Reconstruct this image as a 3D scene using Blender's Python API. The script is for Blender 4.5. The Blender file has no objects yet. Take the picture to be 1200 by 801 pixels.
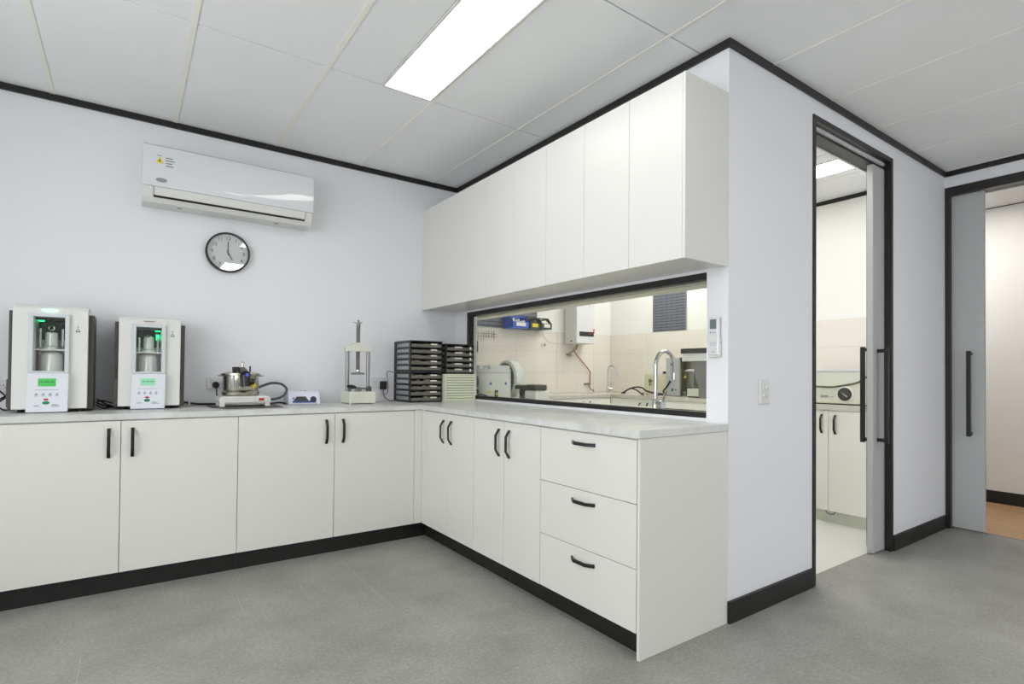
import bpy, bmesh, math, random
from mathutils import Matrix, Vector
random.seed(7)
S = bpy.context.scene
COL = S.collection
PI = math.pi

# ------------------------------------------------------------------ camera
cam_d = bpy.data.cameras.new('camera')
cam = bpy.data.objects.new('camera', cam_d); COL.objects.link(cam)
cam_d.sensor_fit = 'HORIZONTAL'; cam_d.sensor_width = 36.0
cam_d.lens = 636.3 * 36.0 / 1200.0
cam_d.shift_y = (428.45 - 400.5) / 1200.0
cam_d.clip_start = 0.02
_yaw, _pitch, _roll = 0.6152, 0.0141, 0.0092
_F = Vector((math.sin(_yaw)*math.cos(_pitch), math.cos(_yaw)*math.cos(_pitch), math.sin(_pitch)))
_R = Vector((math.cos(_yaw), -math.sin(_yaw), 0)); _U = _R.cross(_F)
_R2 = math.cos(_roll)*_R + math.sin(_roll)*_U
_U2 = -math.sin(_roll)*_R + math.cos(_roll)*_U
M = Matrix(((_R2.x, _U2.x, -_F.x, 0), (_R2.y, _U2.y, -_F.y, 0), (_R2.z, _U2.z, -_F.z, 0), (0, 0, 0, 1)))
cam.matrix_world = Matrix.Translation((-2.2631, -4.0274, 1.137)) @ M
S.camera = cam

# ------------------------------------------------------------------ world, exposure, light levels
w = bpy.data.worlds.new('world'); S.world = w; w.use_nodes = True
w.node_tree.nodes['Background'].inputs[0].default_value = (0.8, 0.9, 1.0, 1)
w.node_tree.nodes['Background'].inputs[1].default_value = 3.0
w.node_tree.nodes['Background'].inputs[0].default_value = (0.96, 0.97, 1.0, 1)
_pd = bpy.data.lights.new('daylight_portal', 'AREA'); _pd.shape = 'RECTANGLE'; _pd.size = 3.8; _pd.size_y = 1.6; _pd.cycles.is_portal = True
_po = bpy.data.objects.new('daylight_portal', _pd); COL.objects.link(_po); _po.location = (-4.06, -3.1, 1.55); _po.rotation_euler = (PI/2, 0, -PI/2)  # portal of the added fill window in the left wall
_pd2 = bpy.data.lights.new('daylight_portal', 'AREA'); _pd2.shape = 'RECTANGLE'; _pd2.size = 1.9; _pd2.size_y = 1.2; _pd2.cycles.is_portal = True
_po2 = bpy.data.objects.new('daylight_portal', _pd2); COL.objects.link(_po2); _po2.location = (1.45, -6.78, 1.05); _po2.rotation_euler = (PI/2, 0, 0)  # portal of the added fill window behind the camera
S.view_settings.view_transform = 'Standard'; S.view_settings.look = 'None'
S.view_settings.gamma = 1.0; S.view_settings.use_curve_mapping = False
S.view_settings.exposure = 0.88
LIGHT_MAIN = 3.6       # radiance of the main room's troffers
LIGHT_BACK = 7.5        # troffers behind the camera, the outer columns added as fill
LIGHT_WET = 4.8        # of the wet room's
LIGHT_HALL = 11.5  # unseen light added in the hall

# ------------------------------------------------------------------ materials
def lin(c):
    def f(v):
        v /= 255.0
        return v/12.92 if v <= 0.04045 else ((v+0.055)/1.055)**2.4
    return (f(c[0]), f(c[1]), f(c[2]), 1)

def mat(name, rgb, rough=0.5, metal=0.0, var=0.03, scale=6.0, bump=0.0, bscale=60.0, spec=0.5, emit=None, estr=0.0, coat=0.0):
    m = bpy.data.materials.new(name); m.use_nodes = True
    nt = m.node_tree; b = nt.nodes['Principled BSDF']
    c = lin(rgb)
    tc = nt.nodes.new('ShaderNodeTexCoord')
    n = nt.nodes.new('ShaderNodeTexNoise'); n.inputs['Scale'].default_value = scale; n.inputs['Detail'].default_value = 3
    nt.links.new(tc.outputs['Object'], n.inputs['Vector'])
    mx = nt.nodes.new('ShaderNodeMix'); mx.data_type = 'RGBA'
    nt.links.new(n.outputs[0], mx.inputs[0])
    mx.inputs[6].default_value = (c[0]*(1-var), c[1]*(1-var), c[2]*(1-var), 1)
    mx.inputs[7].default_value = (min(1, c[0]*(1+var)), min(1, c[1]*(1+var)), min(1, c[2]*(1+var)), 1)
    nt.links.new(mx.outputs[2], b.inputs['Base Color'])
    b.inputs['Roughness'].default_value = rough; b.inputs['Metallic'].default_value = metal
    b.inputs['Specular IOR Level'].default_value = spec
    b.inputs['Coat Weight'].default_value = coat
    if emit:
        b.inputs['Emission Color'].default_value = lin(emit); b.inputs['Emission Strength'].default_value = estr
    if bump:
        n2 = nt.nodes.new('ShaderNodeTexNoise'); n2.inputs['Scale'].default_value = bscale; n2.inputs['Detail'].default_value = 4
        nt.links.new(tc.outputs['Object'], n2.inputs['Vector'])
        bp = nt.nodes.new('ShaderNodeBump'); bp.inputs['Strength'].default_value = bump; bp.inputs['Distance'].default_value = 0.002
        nt.links.new(n2.outputs[0], bp.inputs['Height']); nt.links.new(bp.outputs[0], b.inputs['Normal'])
    return m

def glass_mat(name, tint=(1, 1, 1), refl=0.08):
    m = bpy.data.materials.new(name); m.use_nodes = True
    nt = m.node_tree; nt.nodes.remove(nt.nodes['Principled BSDF'])
    out = nt.nodes['Material Output']
    t = nt.nodes.new('ShaderNodeBsdfTransparent'); t.inputs[0].default_value = (*tint, 1)
    g = nt.nodes.new('ShaderNodeBsdfGlossy'); g.inputs['Roughness'].default_value = 0.01
    lw = nt.nodes.new('ShaderNodeLayerWeight'); lw.inputs[0].default_value = 0.5
    fr = nt.nodes.new('ShaderNodeMath'); fr.operation = 'POWER'; fr.inputs[1].default_value = 5.0
    nt.links.new(lw.outputs['Facing'], fr.inputs[0])
    ad = nt.nodes.new('ShaderNodeMath'); ad.operation = 'ADD'; ad.inputs[1].default_value = refl; ad.use_clamp = True
    mx = nt.nodes.new('ShaderNodeMixShader')
    nt.links.new(fr.outputs[0], ad.inputs[0]); nt.links.new(ad.outputs[0], mx.inputs[0])
    nt.links.new(t.outputs[0], mx.inputs[1]); nt.links.new(g.outputs[0], mx.inputs[2])
    nt.links.new(mx.outputs[0], out.inputs[0])
    return m

def floor_mat():
    m = bpy.data.materials.new('grey_vinyl'); m.use_nodes = True
    nt = m.node_tree; b = nt.nodes['Principled BSDF']; L = nt.links.new
    tc = nt.nodes.new('ShaderNodeTexCoord')
    n1 = nt.nodes.new('ShaderNodeTexNoise'); n1.inputs['Scale'].default_value = 3.0; n1.inputs['Detail'].default_value = 8; n1.inputs['Roughness'].default_value = 0.65
    n2 = nt.nodes.new('ShaderNodeTexNoise'); n2.inputs['Scale'].default_value = 75.0; n2.inputs['Detail'].default_value = 6
    L(tc.outputs['Object'], n1.inputs[0]); L(tc.outputs['Object'], n2.inputs[0])
    r1 = nt.nodes.new('ShaderNodeValToRGB'); r1.color_ramp.elements[0].position = 0.3; r1.color_ramp.elements[1].position = 0.7
    r1.color_ramp.elements[0].color = lin((135, 135, 128)); r1.color_ramp.elements[1].color = lin((159, 158, 153))
    L(n1.outputs[0], r1.inputs[0])
    r2 = nt.nodes.new('ShaderNodeValToRGB'); r2.color_ramp.elements[0].position = 0.35; r2.color_ramp.elements[1].position = 0.68
    r2.color_ramp.elements[0].color = (0.86, 0.86, 0.85, 1); r2.color_ramp.elements[1].color = (1.12, 1.12, 1.12, 1)
    L(n2.outputs[0], r2.inputs[0])
    mu = nt.nodes.new('ShaderNodeMix'); mu.data_type = 'RGBA'; mu.blend_type = 'MULTIPLY'; mu.inputs[0].default_value = 1
    L(r1.outputs[0], mu.inputs[6]); L(r2.outputs[0], mu.inputs[7])
    # fine pale and dark flecks
    v = nt.nodes.new('ShaderNodeTexVoronoi'); v.inputs['Scale'].default_value = 42.0; v.inputs['Randomness'].default_value = 1.0
    L(tc.outputs['Object'], v.inputs[0])
    r3 = nt.nodes.new('ShaderNodeValToRGB'); r3.color_ramp.elements[0].position = 0.05; r3.color_ramp.elements[1].position = 0.14
    r3.color_ramp.elements[0].color = (1, 1, 1, 1); r3.color_ramp.elements[1].color = (0, 0, 0, 1)
    L(v.outputs['Distance'], r3.inputs[0])
    sep = nt.nodes.new('ShaderNodeSeparateColor'); L(v.outputs['Color'], sep.inputs[0])
    gt = nt.nodes.new('ShaderNodeMath'); gt.operation = 'GREATER_THAN'; gt.inputs[1].default_value = 0.72; L(sep.outputs[0], gt.inputs[0])
    mm = nt.nodes.new('ShaderNodeMath'); mm.operation = 'MULTIPLY'; L(r3.outputs[0], mm.inputs[0]); L(gt.outputs[0], mm.inputs[1])
    mf = nt.nodes.new('ShaderNodeMath'); mf.operation = 'MULTIPLY'; mf.inputs[1].default_value = 0.5; L(mm.outputs[0], mf.inputs[0])
    m2 = nt.nodes.new('ShaderNodeMix'); m2.data_type = 'RGBA'; L(mf.outputs[0], m2.inputs[0]); L(mu.outputs[2], m2.inputs[6]); m2.inputs[7].default_value = lin((205, 206, 200))
    # faint worn lines along the sheet joints, 300 mm apart
    sx = nt.nodes.new('ShaderNodeSeparateXYZ'); L(tc.outputs['Object'], sx.inputs[0])
    def mth(op, a, v_):
        q = nt.nodes.new('ShaderNodeMath'); q.operation = op; L(a, q.inputs[0])
        if v_ is not None: q.inputs[1].default_value = v_
        return q.outputs[0]
    ln = mth('LESS_THAN', mth('ABSOLUTE', mth('SUBTRACT', mth('FLOORED_MODULO', mth('ADD', sx.outputs[0], 10.1), 0.3), 0.15), None) if False else mth('FLOORED_MODULO', mth('ADD', sx.outputs[0], 12.6), 0.3), 0.003)
    n4 = nt.nodes.new('ShaderNodeTexNoise'); n4.inputs['Scale'].default_value = 2.2; n4.inputs['Detail'].default_value = 4; L(tc.outputs['Object'], n4.inputs[0])
    msk = mth('GREATER_THAN', n4.outputs[0], 0.56)
    pr_ = nt.nodes.new('ShaderNodeMath'); pr_.operation = 'MULTIPLY'; L(ln, pr_.inputs[0]); L(msk, pr_.inputs[1])
    m3 = nt.nodes.new('ShaderNodeMix'); m3.data_type = 'RGBA'; L(mth('MULTIPLY', pr_.outputs[0], 0.35), m3.inputs[0]); L(m2.outputs[2], m3.inputs[6]); m3.inputs[7].default_value = lin((200, 200, 194))
    L(m3.outputs[2], b.inputs['Base Color'])
    b.inputs['Roughness'].default_value = 0.42; b.inputs['Specular IOR Level'].default_value = 0.4
    bp = nt.nodes.new('ShaderNodeBump'); bp.inputs['Strength'].default_value = 0.12; bp.inputs['Distance'].default_value = 0.002
    L(n2.outputs[0], bp.inputs['Height']); L(bp.outputs[0], b.inputs['Normal'])
    return m

def marble_mat(name, c0, c1, rough=0.3):
    m = bpy.data.materials.new(name); m.use_nodes = True
    nt = m.node_tree; b = nt.nodes['Principled BSDF']; L = nt.links.new
    tc = nt.nodes.new('ShaderNodeTexCoord')
    n1 = nt.nodes.new('ShaderNodeTexNoise'); n1.inputs['Scale'].default_value = 5.0; n1.inputs['Detail'].default_value = 9
    n1.inputs['Roughness'].default_value = 0.6; n1.inputs['Distortion'].default_value = 1.2
    L(tc.outputs['Object'], n1.inputs[0])
    r = nt.nodes.new('ShaderNodeValToRGB'); r.color_ramp.elements[0].position = 0.35; r.color_ramp.elements[1].position = 0.65
    r.color_ramp.elements[0].color = lin(c0); r.color_ramp.elements[1].color = lin(c1)
    L(n1.outputs[0], r.inputs[0]); L(r.outputs[0], b.inputs['Base Color'])
    b.inputs['Roughness'].default_value = rough
    return m

def timber_mat():
    m = bpy.data.materials.new('oak_plank'); m.use_nodes = True
    nt = m.node_tree; b = nt.nodes['Principled BSDF']; L = nt.links.new
    tc = nt.nodes.new('ShaderNodeTexCoord'); mp = nt.nodes.new('ShaderNodeMapping'); mp.inputs['Scale'].default_value = (22, 1.6, 5)
    L(tc.outputs['Object'], mp.inputs[0])
    n1 = nt.nodes.new('ShaderNodeTexNoise'); n1.inputs['Scale'].default_value = 1.5; n1.inputs['Detail'].default_value = 6; n1.inputs['Distortion'].default_value = 0.6
    L(mp.outputs[0], n1.inputs[0])
    r = nt.nodes.new('ShaderNodeValToRGB'); r.color_ramp.elements[0].position = 0.3; r.color_ramp.elements[1].position = 0.7
    r.color_ramp.elements[0].color = lin((166, 131, 93)); r.color_ramp.elements[1].color = lin((200, 166, 126))
    L(n1.outputs[0], r.inputs[0]); L(r.outputs[0], b.inputs['Base Color']); b.inputs['Roughness'].default_value = 0.45
    return m

def emit_mat(name, rgb, strength):
    m = bpy.data.materials.new(name); m.use_nodes = True
    nt = m.node_tree; nt.nodes.remove(nt.nodes['Principled BSDF'])
    e = nt.nodes.new('ShaderNodeEmission'); e.inputs[0].default_value = lin(rgb); e.inputs[1].default_value = strength
    nt.links.new(e.outputs[0], nt.nodes['Material Output'].inputs[0])
    return m

WALL = mat('wall_paint', (232, 233, 237), 0.55, var=0.006, bump=0.05, bscale=150)
WALLWET = mat('wet_room_paint', (236, 236, 232), 0.5, var=0.006)
CEIL = mat('ceiling_panel_vinyl', (240, 241, 241), 0.6, var=0.01, bump=0.08, bscale=220)
TBAR = mat('ceiling_grid_bar', (240, 240, 229), 0.5, var=0.01)
GAP = mat('ceiling_void', (40, 40, 38), 0.9)
BLACK = mat('black_trim', (23, 23, 21), 0.45, var=0.08, scale=3)
BLACKM = mat('black_metal', (22, 22, 22), 0.35, metal=0.0, var=0.1)
FRAMEM = mat('dark_bronze_frame', (27, 26, 23), 0.4, metal=0.0, var=0.08)
CAB = mat('white_laminate', (225, 224, 217), 0.34, var=0.008, scale=2)
CABO = mat('white_gloss_laminate', (222, 221, 217), 0.3, var=0.006, scale=2)
CABWET = mat('cream_white_laminate', (240, 239, 232), 0.34, var=0.008)
SHADOW = mat('cabinet_edge_grey', (120, 120, 116), 0.8)
TOP = marble_mat('grey_stone_laminate', (198, 199, 195), (221, 222, 219), 0.28)
TOPWET = marble_mat('beige_stone_laminate', (194, 189, 178), (210, 205, 194), 0.3)
TILE = mat('cream_tile', (231, 226, 217), 0.25, var=0.012, scale=3)
GROUT = mat('grout', (205, 199, 188), 0.8)
FLOOR = floor_mat()
FLOORWET = mat('pale_wet_room_vinyl', (214, 214, 208), 0.45, var=0.02, scale=20)
TIMBER = timber_mat()
DOORM = mat('grey_white_door_paint', (184, 185, 186), 0.45, var=0.008)
PLASTIC = mat('white_plastic', (222, 222, 218), 0.38, var=0.01)
GLOSSW = mat('glossy_white_plastic', (222, 223, 226), 0.07, var=0.004, coat=0.3)
CREAM = mat('cream_enamel', (214, 216, 201), 0.38, var=0.03, scale=20)
LGREEN = mat('pale_green_plastic', (226, 230, 207), 0.4, var=0.01)
VALVE = mat('black_bakelite', (36, 35, 32), 0.35, var=0.05)
CREAMBOX = mat('yellowish_cream_enamel', (216, 210, 178), 0.4, var=0.02)
DGREY = mat('dark_grey_plastic', (58, 57, 52), 0.45, var=0.04)
BROWNG = mat('olive_grey_metal', (72, 71, 63), 0.45, var=0.04)
SMOKE = mat('black_smoked_plastic', (30, 30, 29), 0.28, var=0.1)
TRAY = mat('drawer_front_smoke', (112, 109, 99), 0.22, var=0.12, scale=30)
TRAYC = mat('drawer_contents', (150, 145, 128), 0.5, var=0.45, scale=90)
PAPER = mat('paper_label', (232, 230, 218), 0.7, var=0.02)
CHROME = mat('chrome', (208, 210, 212), 0.08, metal=1.0, var=0.01)
STEEL = mat('brushed_steel', (190, 186, 172), 0.22, metal=1.0, var=0.04, scale=40)
GSTEEL = mat('grey_steel', (150, 150, 148), 0.35, metal=0.7, var=0.04)
COPPER = mat('copper_pipe', (168, 112, 86), 0.3, metal=0.8, var=0.08)
RUBBER = mat('black_rubber', (24, 24, 24), 0.6, var=0.08)
HOSE = mat('grey_rubber_hose', (78, 79, 80), 0.5, var=0.05)
RED = mat('red_plastic', (190, 30, 36), 0.4)
GREEN = mat('green_plastic', (20, 130, 84), 0.4)
YELLOW = mat('yellow_sticker', (226, 212, 30), 0.5)
BLUE = mat('blue_plastic', (52, 92, 196), 0.35, var=0.03)
BLUED = mat('blue_print', (40, 70, 130), 0.4, var=0.4, scale=60)
SLATE = mat('slate_grey_enamel', (118, 122, 132), 0.4, var=0.04)
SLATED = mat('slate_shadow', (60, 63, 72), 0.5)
LCDG = mat('green_lcd', (70, 150, 80), 0.3, var=0.05, emit=(60, 190, 90), estr=0.25)
LCDP = mat('pale_green_lcd', (140, 196, 160), 0.3, var=0.05, emit=(120, 200, 150), estr=0.2)
LCDGREY = mat('grey_lcd', (110, 120, 120), 0.25)
LEDG = emit_mat('green_indicator_glow', (150, 255, 190), 1.6)
LEDIN = emit_mat('green_chamber_glow', (30, 255, 130), 2.0)
INK = mat('grey_print', (120, 124, 130), 0.6)
INKD = mat('dark_print', (40, 40, 44), 0.6)
BADGE = mat('grey_badge', (150, 152, 152), 0.4)
DIAL = mat('dial_paper', (214, 217, 217), 0.6, var=0.005)
GLASS = glass_mat('clear_glass', (0.985, 0.995, 0.985), 0.03)
CLOCKG = glass_mat('clock_glass', (1, 1, 1), 0.10)
WINDOWG = glass_mat('pass_through_glass', (0.985, 0.99, 0.97), 0.02)
CHAMBER = mat('steel_chamber', (228, 229, 228), 0.28, metal=0.35, var=0.05)
CHDARK = mat('dark_chamber_top', (22, 34, 28), 0.4)
DIFF_MAIN = emit_mat('troffer_diffuser', (255, 254, 252), LIGHT_MAIN)
DIFF_BACK = emit_mat('rear_and_fill_diffuser', (255, 252, 251), LIGHT_BACK)
DIFF_WET_FILL = emit_mat('wet_fill_diffuser', (255, 253, 250), LIGHT_WET*2.1)  # for the unseen lights added deeper in the wet room
DIFF_WET = emit_mat('wet_troffer_diffuser', (255, 253, 250), LIGHT_WET)
DIFF_HALL = emit_mat('hall_fill_diffuser', (255, 249, 243), LIGHT_HALL)

# ------------------------------------------------------------------ helpers
def B():
    return bmesh.new()

def box(bm, x0, x1, y0, y1, z0, z1, bev=0.0, seg=2):
    if x0 > x1: x0, x1 = x1, x0
    if y0 > y1: y0, y1 = y1, y0
    if z0 > z1: z0, z1 = z1, z0
    vs = [bm.verts.new(p) for p in ((x0,y0,z0),(x1,y0,z0),(x1,y1,z0),(x0,y1,z0),(x0,y0,z1),(x1,y0,z1),(x1,y1,z1),(x0,y1,z1))]
    fs = [bm.faces.new([vs[i] for i in q]) for q in ((0,3,2,1),(4,5,6,7),(0,1,5,4),(1,2,6,5),(2,3,7,6),(3,0,4,7))]
    if bev:
        es = list({e for f in fs for e in f.edges})
        bmesh.ops.bevel(bm, geom=es, offset=bev, segments=seg, affect='EDGES', profile=0.5)
    return bm

def prism(bm, pts, axis, a0, a1):
    """extrude a polygon given in the two other axes (in xyz order) along axis from a0 to a1"""
    def P(p, a):
        return {'x': (a, p[0], p[1]), 'y': (p[0], a, p[1]), 'z': (p[0], p[1], a)}[axis]
    v0 = [bm.verts.new(P(p, a0)) for p in pts]; v1 = [bm.verts.new(P(p, a1)) for p in pts]
    bm.faces.new(v0); bm.faces.new(v1[::-1])
    n = len(pts)
    for i in range(n):
        bm.faces.new((v0[i], v1[i], v1[(i+1) % n], v0[(i+1) % n]))
    return bm

def cyl(bm, p0, p1, r0, r1=None, n=20, caps=True):
    p0, p1 = Vector(p0), Vector(p1); r1 = r0 if r1 is None else r1
    d = (p1-p0).normalized(); a = d.orthogonal().normalized(); b = d.cross(a)
    c = [(math.cos(2*PI*i/n), math.sin(2*PI*i/n)) for i in range(n)]
    v0 = [bm.verts.new(p0+(a*x+b*y)*r0) for x, y in c]; v1 = [bm.verts.new(p1+(a*x+b*y)*r1) for x, y in c]
    for i in range(n):
        bm.faces.new((v0[i], v0[(i+1) % n], v1[(i+1) % n], v1[i]))
    if caps:
        bm.faces.new(v0[::-1]); bm.faces.new(v1)
    return bm

def lathe(bm, prof, c, axis='z', n=32):
    """prof: (radius, height) pairs, turned about an axis through c"""
    rings = []
    for r, h in prof:
        ring = []
        for i in range(n):
            u, v = r*math.cos(2*PI*i/n), r*math.sin(2*PI*i/n)
            p = {'z': (u, v, h), 'y': (u, h, v), 'x': (h, u, v)}[axis]
            ring.append(bm.verts.new((p[0]+c[0], p[1]+c[1], p[2]+c[2])))
        rings.append(ring)
    for a, b in zip(rings, rings[1:]):
        for i in range(n):
            bm.faces.new((a[i], a[(i+1) % n], b[(i+1) % n], b[i]))
    bm.faces.new(rings[0][::-1]); bm.faces.new(rings[-1])
    return bm

def smooth_path(pts, sub=6):
    P = [Vector(p) for p in pts]
    if len(P) < 3: return P
    Q = [P[0]*2-P[1]] + P + [P[-1]*2-P[-2]]
    out = []
    for i in range(1, len(Q)-2):
        a, b, c, d = Q[i-1], Q[i], Q[i+1], Q[i+2]
        for k in range(sub):
            t = k/sub
            out.append(0.5*((2*b)+(c-a)*t+(2*a-5*b+4*c-d)*t*t+(3*b-a-3*c+d)*t**3))
    out.append(P[-1])
    return out

def tube(bm, pts, r, n=10, smooth=True):
    P = smooth_path(pts) if smooth else [Vector(p) for p in pts]
    t = (P[1]-P[0]).normalized(); a = t.orthogonal().normalized()
    rings = []
    for i, p in enumerate(P):
        if i == 0: t = (P[1]-P[0])
        elif i == len(P)-1: t = P[-1]-P[-2]
        else: t = P[i+1]-P[i-1]
        t = t.normalized(); a = (a-t*a.dot(t)).normalized(); b = t.cross(a)
        rr = r[i] if isinstance(r, (list, tuple)) else r
        rings.append([bm.verts.new(p+(a*math.cos(2*PI*k/n)+b*math.sin(2*PI*k/n))*rr) for k in range(n)])
    for q, s in zip(rings, rings[1:]):
        for k in range(n):
            bm.faces.new((q[k], q[(k+1) % n], s[(k+1) % n], s[k]))
    bm.faces.new(rings[0][::-1]); bm.faces.new(rings[-1])
    return bm

def strap(bm, prof, w, axis='x'):
    """flat strap following (a,b) polyline; prof list of (across, along) with thickness already closed"""
    return prism(bm, prof, axis, -w/2, w/2)

def origin(o):
    v = Vector((0, 0, 0))
    while o: v += o.location; o = o.parent
    return v

def obj(name, bm, m, parent=None, smooth=False, loc=None, rot=None):
    """link a bmesh as one object; vertices are in world space unless loc is given (then local)"""
    bmesh.ops.recalc_face_normals(bm, faces=bm.faces[:])
    me = bpy.data.meshes.new(name); bm.to_mesh(me); bm.free()
    if loc is None:
        if parent:
            me.transform(Matrix.Translation(-origin(parent)))
    me.materials.append(m)
    if smooth:
        for p in me.polygons: p.use_smooth = True
        try: me.set_sharp_from_angle(angle=math.radians(38))
        except Exception: pass
    o = bpy.data.objects.new(name, me); COL.objects.link(o)
    if loc is not None: o.location = loc
    if rot is not None: o.rotation_euler = rot
    if parent: o.parent = parent
    return o

def tag(o, label, cat, group=None):
    o['label'] = label; o['category'] = cat
    if group: o['group'] = group
    return o

def thing(name, label, cat, loc, group=None):
    o = bpy.data.objects.new(name, None); COL.objects.link(o); o.empty_display_size = 0.05
    o.location = loc
    return tag(o, label, cat, group)

def struct(name, bm, m, parent=None, smooth=False):
    o = obj(name, bm, m, parent, smooth)
    if parent is None: o['kind'] = 'structure'
    return o

def mini(name, me_obj, parent, loc):
    """a further copy of a part sharing its mesh"""
    c = me_obj.copy(); COL.objects.link(c); c.parent = parent; c.location = Vector(loc)-origin(parent)
    return c

def text_mesh(body, size, m, name, parent, loc, rot, extrude=0.0006):
    cu = bpy.data.curves.new('lettering', 'FONT'); cu.body = body; cu.size = size
    cu.align_x = 'CENTER'; cu.align_y = 'CENTER'; cu.extrude = extrude
    t = bpy.data.objects.new('lettering', cu)
    COL.objects.link(t)
    bpy.context.view_layer.update()
    dg = bpy.context.evaluated_depsgraph_get()
    me = bpy.data.meshes.new_from_object(t.evaluated_get(dg))
    bpy.data.objects.remove(t); bpy.data.curves.remove(cu)
    me.materials.clear(); me.materials.append(m)
    o = bpy.data.objects.new(name, me); COL.objects.link(o); o.parent = parent
    o.location = Vector(loc)-origin(parent); o.rotation_euler = rot
    return o

# ------------------------------------------------------------------ key dimensions (metres)
H = 2.7
L = 2.555          # corner of the window wall and the door wall is at y = -L
X1 = 2.816         # right wall / far wall of the wet room
YB = 0.95          # back wall of the wet room
XL, YF = -3.93, -6.65
WY0, WY1, WZ0, WZ1 = -2.44, -0.177, 0.931, 1.632    # pass-through window
DX0, DX1, DZ = 0.782, 1.84, 2.576                    # wet room door opening (outside of frame)
RY1, RY0, RZ = -2.557, -3.62, 2.58                   # right door opening
WT = 0.135                                           # thickness of the two sliding-door walls

# ------------------------------------------------------------------ setting
bm = B(); prism(bm, [(XL-0.1, YF-0.1), (X1+0.07, YF-0.1), (X1+0.07, -2.48), (0.02, -2.48), (0.02, 0.1), (XL-0.1, 0.1)], 'z', -0.06, 0)
struct('floor', bm, FLOOR)
bm = B(); box(bm, 0.02, X1+0.07, -2.48, YB+0.1, -0.06, 0.001); struct('floor_wet_room', bm, FLOORWET)
fc = struct('floor_hall', box(B(), X1+0.07, 4.4, YF, 0.5, -0.06, -0.012), GROUT)
for k in range(9):
    x = X1+0.072+k*0.165
    y = YF+0.01
    j = 0
    while y < 0.45:
        y2 = min(0.48, y+(0.9 if (j == 0 and k % 2) else 1.8))
        obj('plank', box(B(), x, min(x+0.163, 4.39), y, y2-0.002, -0.012, 0.0), TIMBER, fc)
        y = y2; j += 1
obj('threshold_strip', box(B(), X1+0.062, X1+0.074, RY0+0.03, RY1-0.03, -0.001, 0.003), GSTEEL, fc)

struct('wall_back', box(B(), XL-0.1, 0.0, 0.0, 0.1, 0, H+0.03), WALL)
LW = (-5.0, -1.2, 0.75, 2.35)                        # unseen window added in the left wall to let in fill daylight
bm = B(); box(bm, XL-0.1, XL, YF, LW[0], 0, H+0.03); box(bm, XL-0.1, XL, LW[1], 0.0, 0, H+0.03)
box(bm, XL-0.1, XL, LW[0], LW[1], 0, LW[2]); box(bm, XL-0.1, XL, LW[0], LW[1], LW[3], H+0.03)
struct('wall_left', bm, WALL)
w2 = struct('fill_window_left', box(B(), XL-0.08, XL-0.02, LW[0], LW[1], LW[3]-0.05, LW[3]), FRAMEM)
obj('sill_frame', box(B(), XL-0.08, XL-0.02, LW[0], LW[1], LW[2], LW[2]+0.05), FRAMEM, w2)
for k in range(5):
    yk = LW[0]+k*(LW[1]-LW[0]-0.05)/4
    obj('mullion', box(B(), XL-0.08, XL-0.02, yk, yk+0.05, LW[2]+0.05, LW[3]-0.05), FRAMEM, w2)
    if k < 4: obj('pane', box(B(), XL-0.055, XL-0.05, yk+0.05, yk+(LW[1]-LW[0]-0.05)/4, LW[2]+0.05, LW[3]-0.05), GLASS, w2)
FW = (0.5, 2.4, 0.45, 1.65)                          # unseen window added behind the camera to lift ceiling and door wall
bm = B(); box(bm, XL-0.1, FW[0], YF-0.1, YF, 0, H+0.03); box(bm, FW[1], X1+WT, YF-0.1, YF, 0, H+0.03)
box(bm, FW[0], FW[1], YF-0.1, YF, 0, FW[2]); box(bm, FW[0], FW[1], YF-0.1, YF, FW[3], H+0.03)
struct('wall_front', bm, WALL)
w3 = struct('fill_window_front', box(B(), FW[0], FW[1], YF-0.08, YF-0.02, FW[3]-0.05, FW[3]), FRAMEM)
obj('sill_frame', box(B(), FW[0], FW[1], YF-0.08, YF-0.02, FW[2], FW[2]+0.05), FRAMEM, w3)
for k in range(4):
    xk = FW[0]+k*(FW[1]-FW[0]-0.05)/3
    obj('mullion', box(B(), xk, xk+0.05, YF-0.08, YF-0.02, FW[2]+0.05, FW[3]-0.05), FRAMEM, w3)
    if k < 3: obj('pane', box(B(), xk+0.05, xk+(FW[1]-FW[0]-0.05)/3, YF-0.055, YF-0.05, FW[2]+0.05, FW[3]-0.05), GLASS, w3)
bm = B()                                             # window wall, both skins in one
box(bm, 0, 0.1, -L, WY0, 0, H+0.03); box(bm, 0, 0.1, WY1, YB, 0, H+0.03)
box(bm, 0, 0.1, WY0, WY1, 0, WZ0); box(bm, 0, 0.1, WY0, WY1, WZ1, H+0.03)
struct('wall_window', bm, WALL)
bm = B()                                             # door wall with the cavity for the sliding leaf
box(bm, 0.1, DX0, -L, -L+WT, 0, H+0.03); box(bm, DX0, X1, -L, -L+WT, DZ, H+0.03)
box(bm, DX1, X1, -L, -L+0.03, 0, DZ); box(bm, DX1, X1, -L+WT-0.03, -L+WT, 0, DZ)
struct('wall_door', bm, WALL)
bm = B()                                             # right wall with its cavity
box(bm, X1, X1+0.03, RY1, YB, 0, H+0.03); box(bm, X1+WT-0.03, X1+WT, RY1, YB, 0, H+0.03)
box(bm, X1, X1+WT, RY0, RY1, RZ, H+0.03); box(bm, X1, X1+WT, YF, RY0, 0, H+0.03)
struct('wall_right', bm, WALL)
struct('wall_hall', box(B(), 4.214, 4.31, YF, 0.5, 0, H+0.03), WALLWET)
struct('wall_hall_end', box(B(), X1+WT, 4.214, 0.4, 0.5, 0, H+0.03), WALLWET)
struct('wall_hall_front', box(B(), X1+WT, 4.214, YF-0.1, YF, 0, H+0.03), WALLWET)
wb = struct('wall_wet_back', box(B(), 0.1, X1, YB, YB+0.1, 0, H+0.03), WALLWET)
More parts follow.
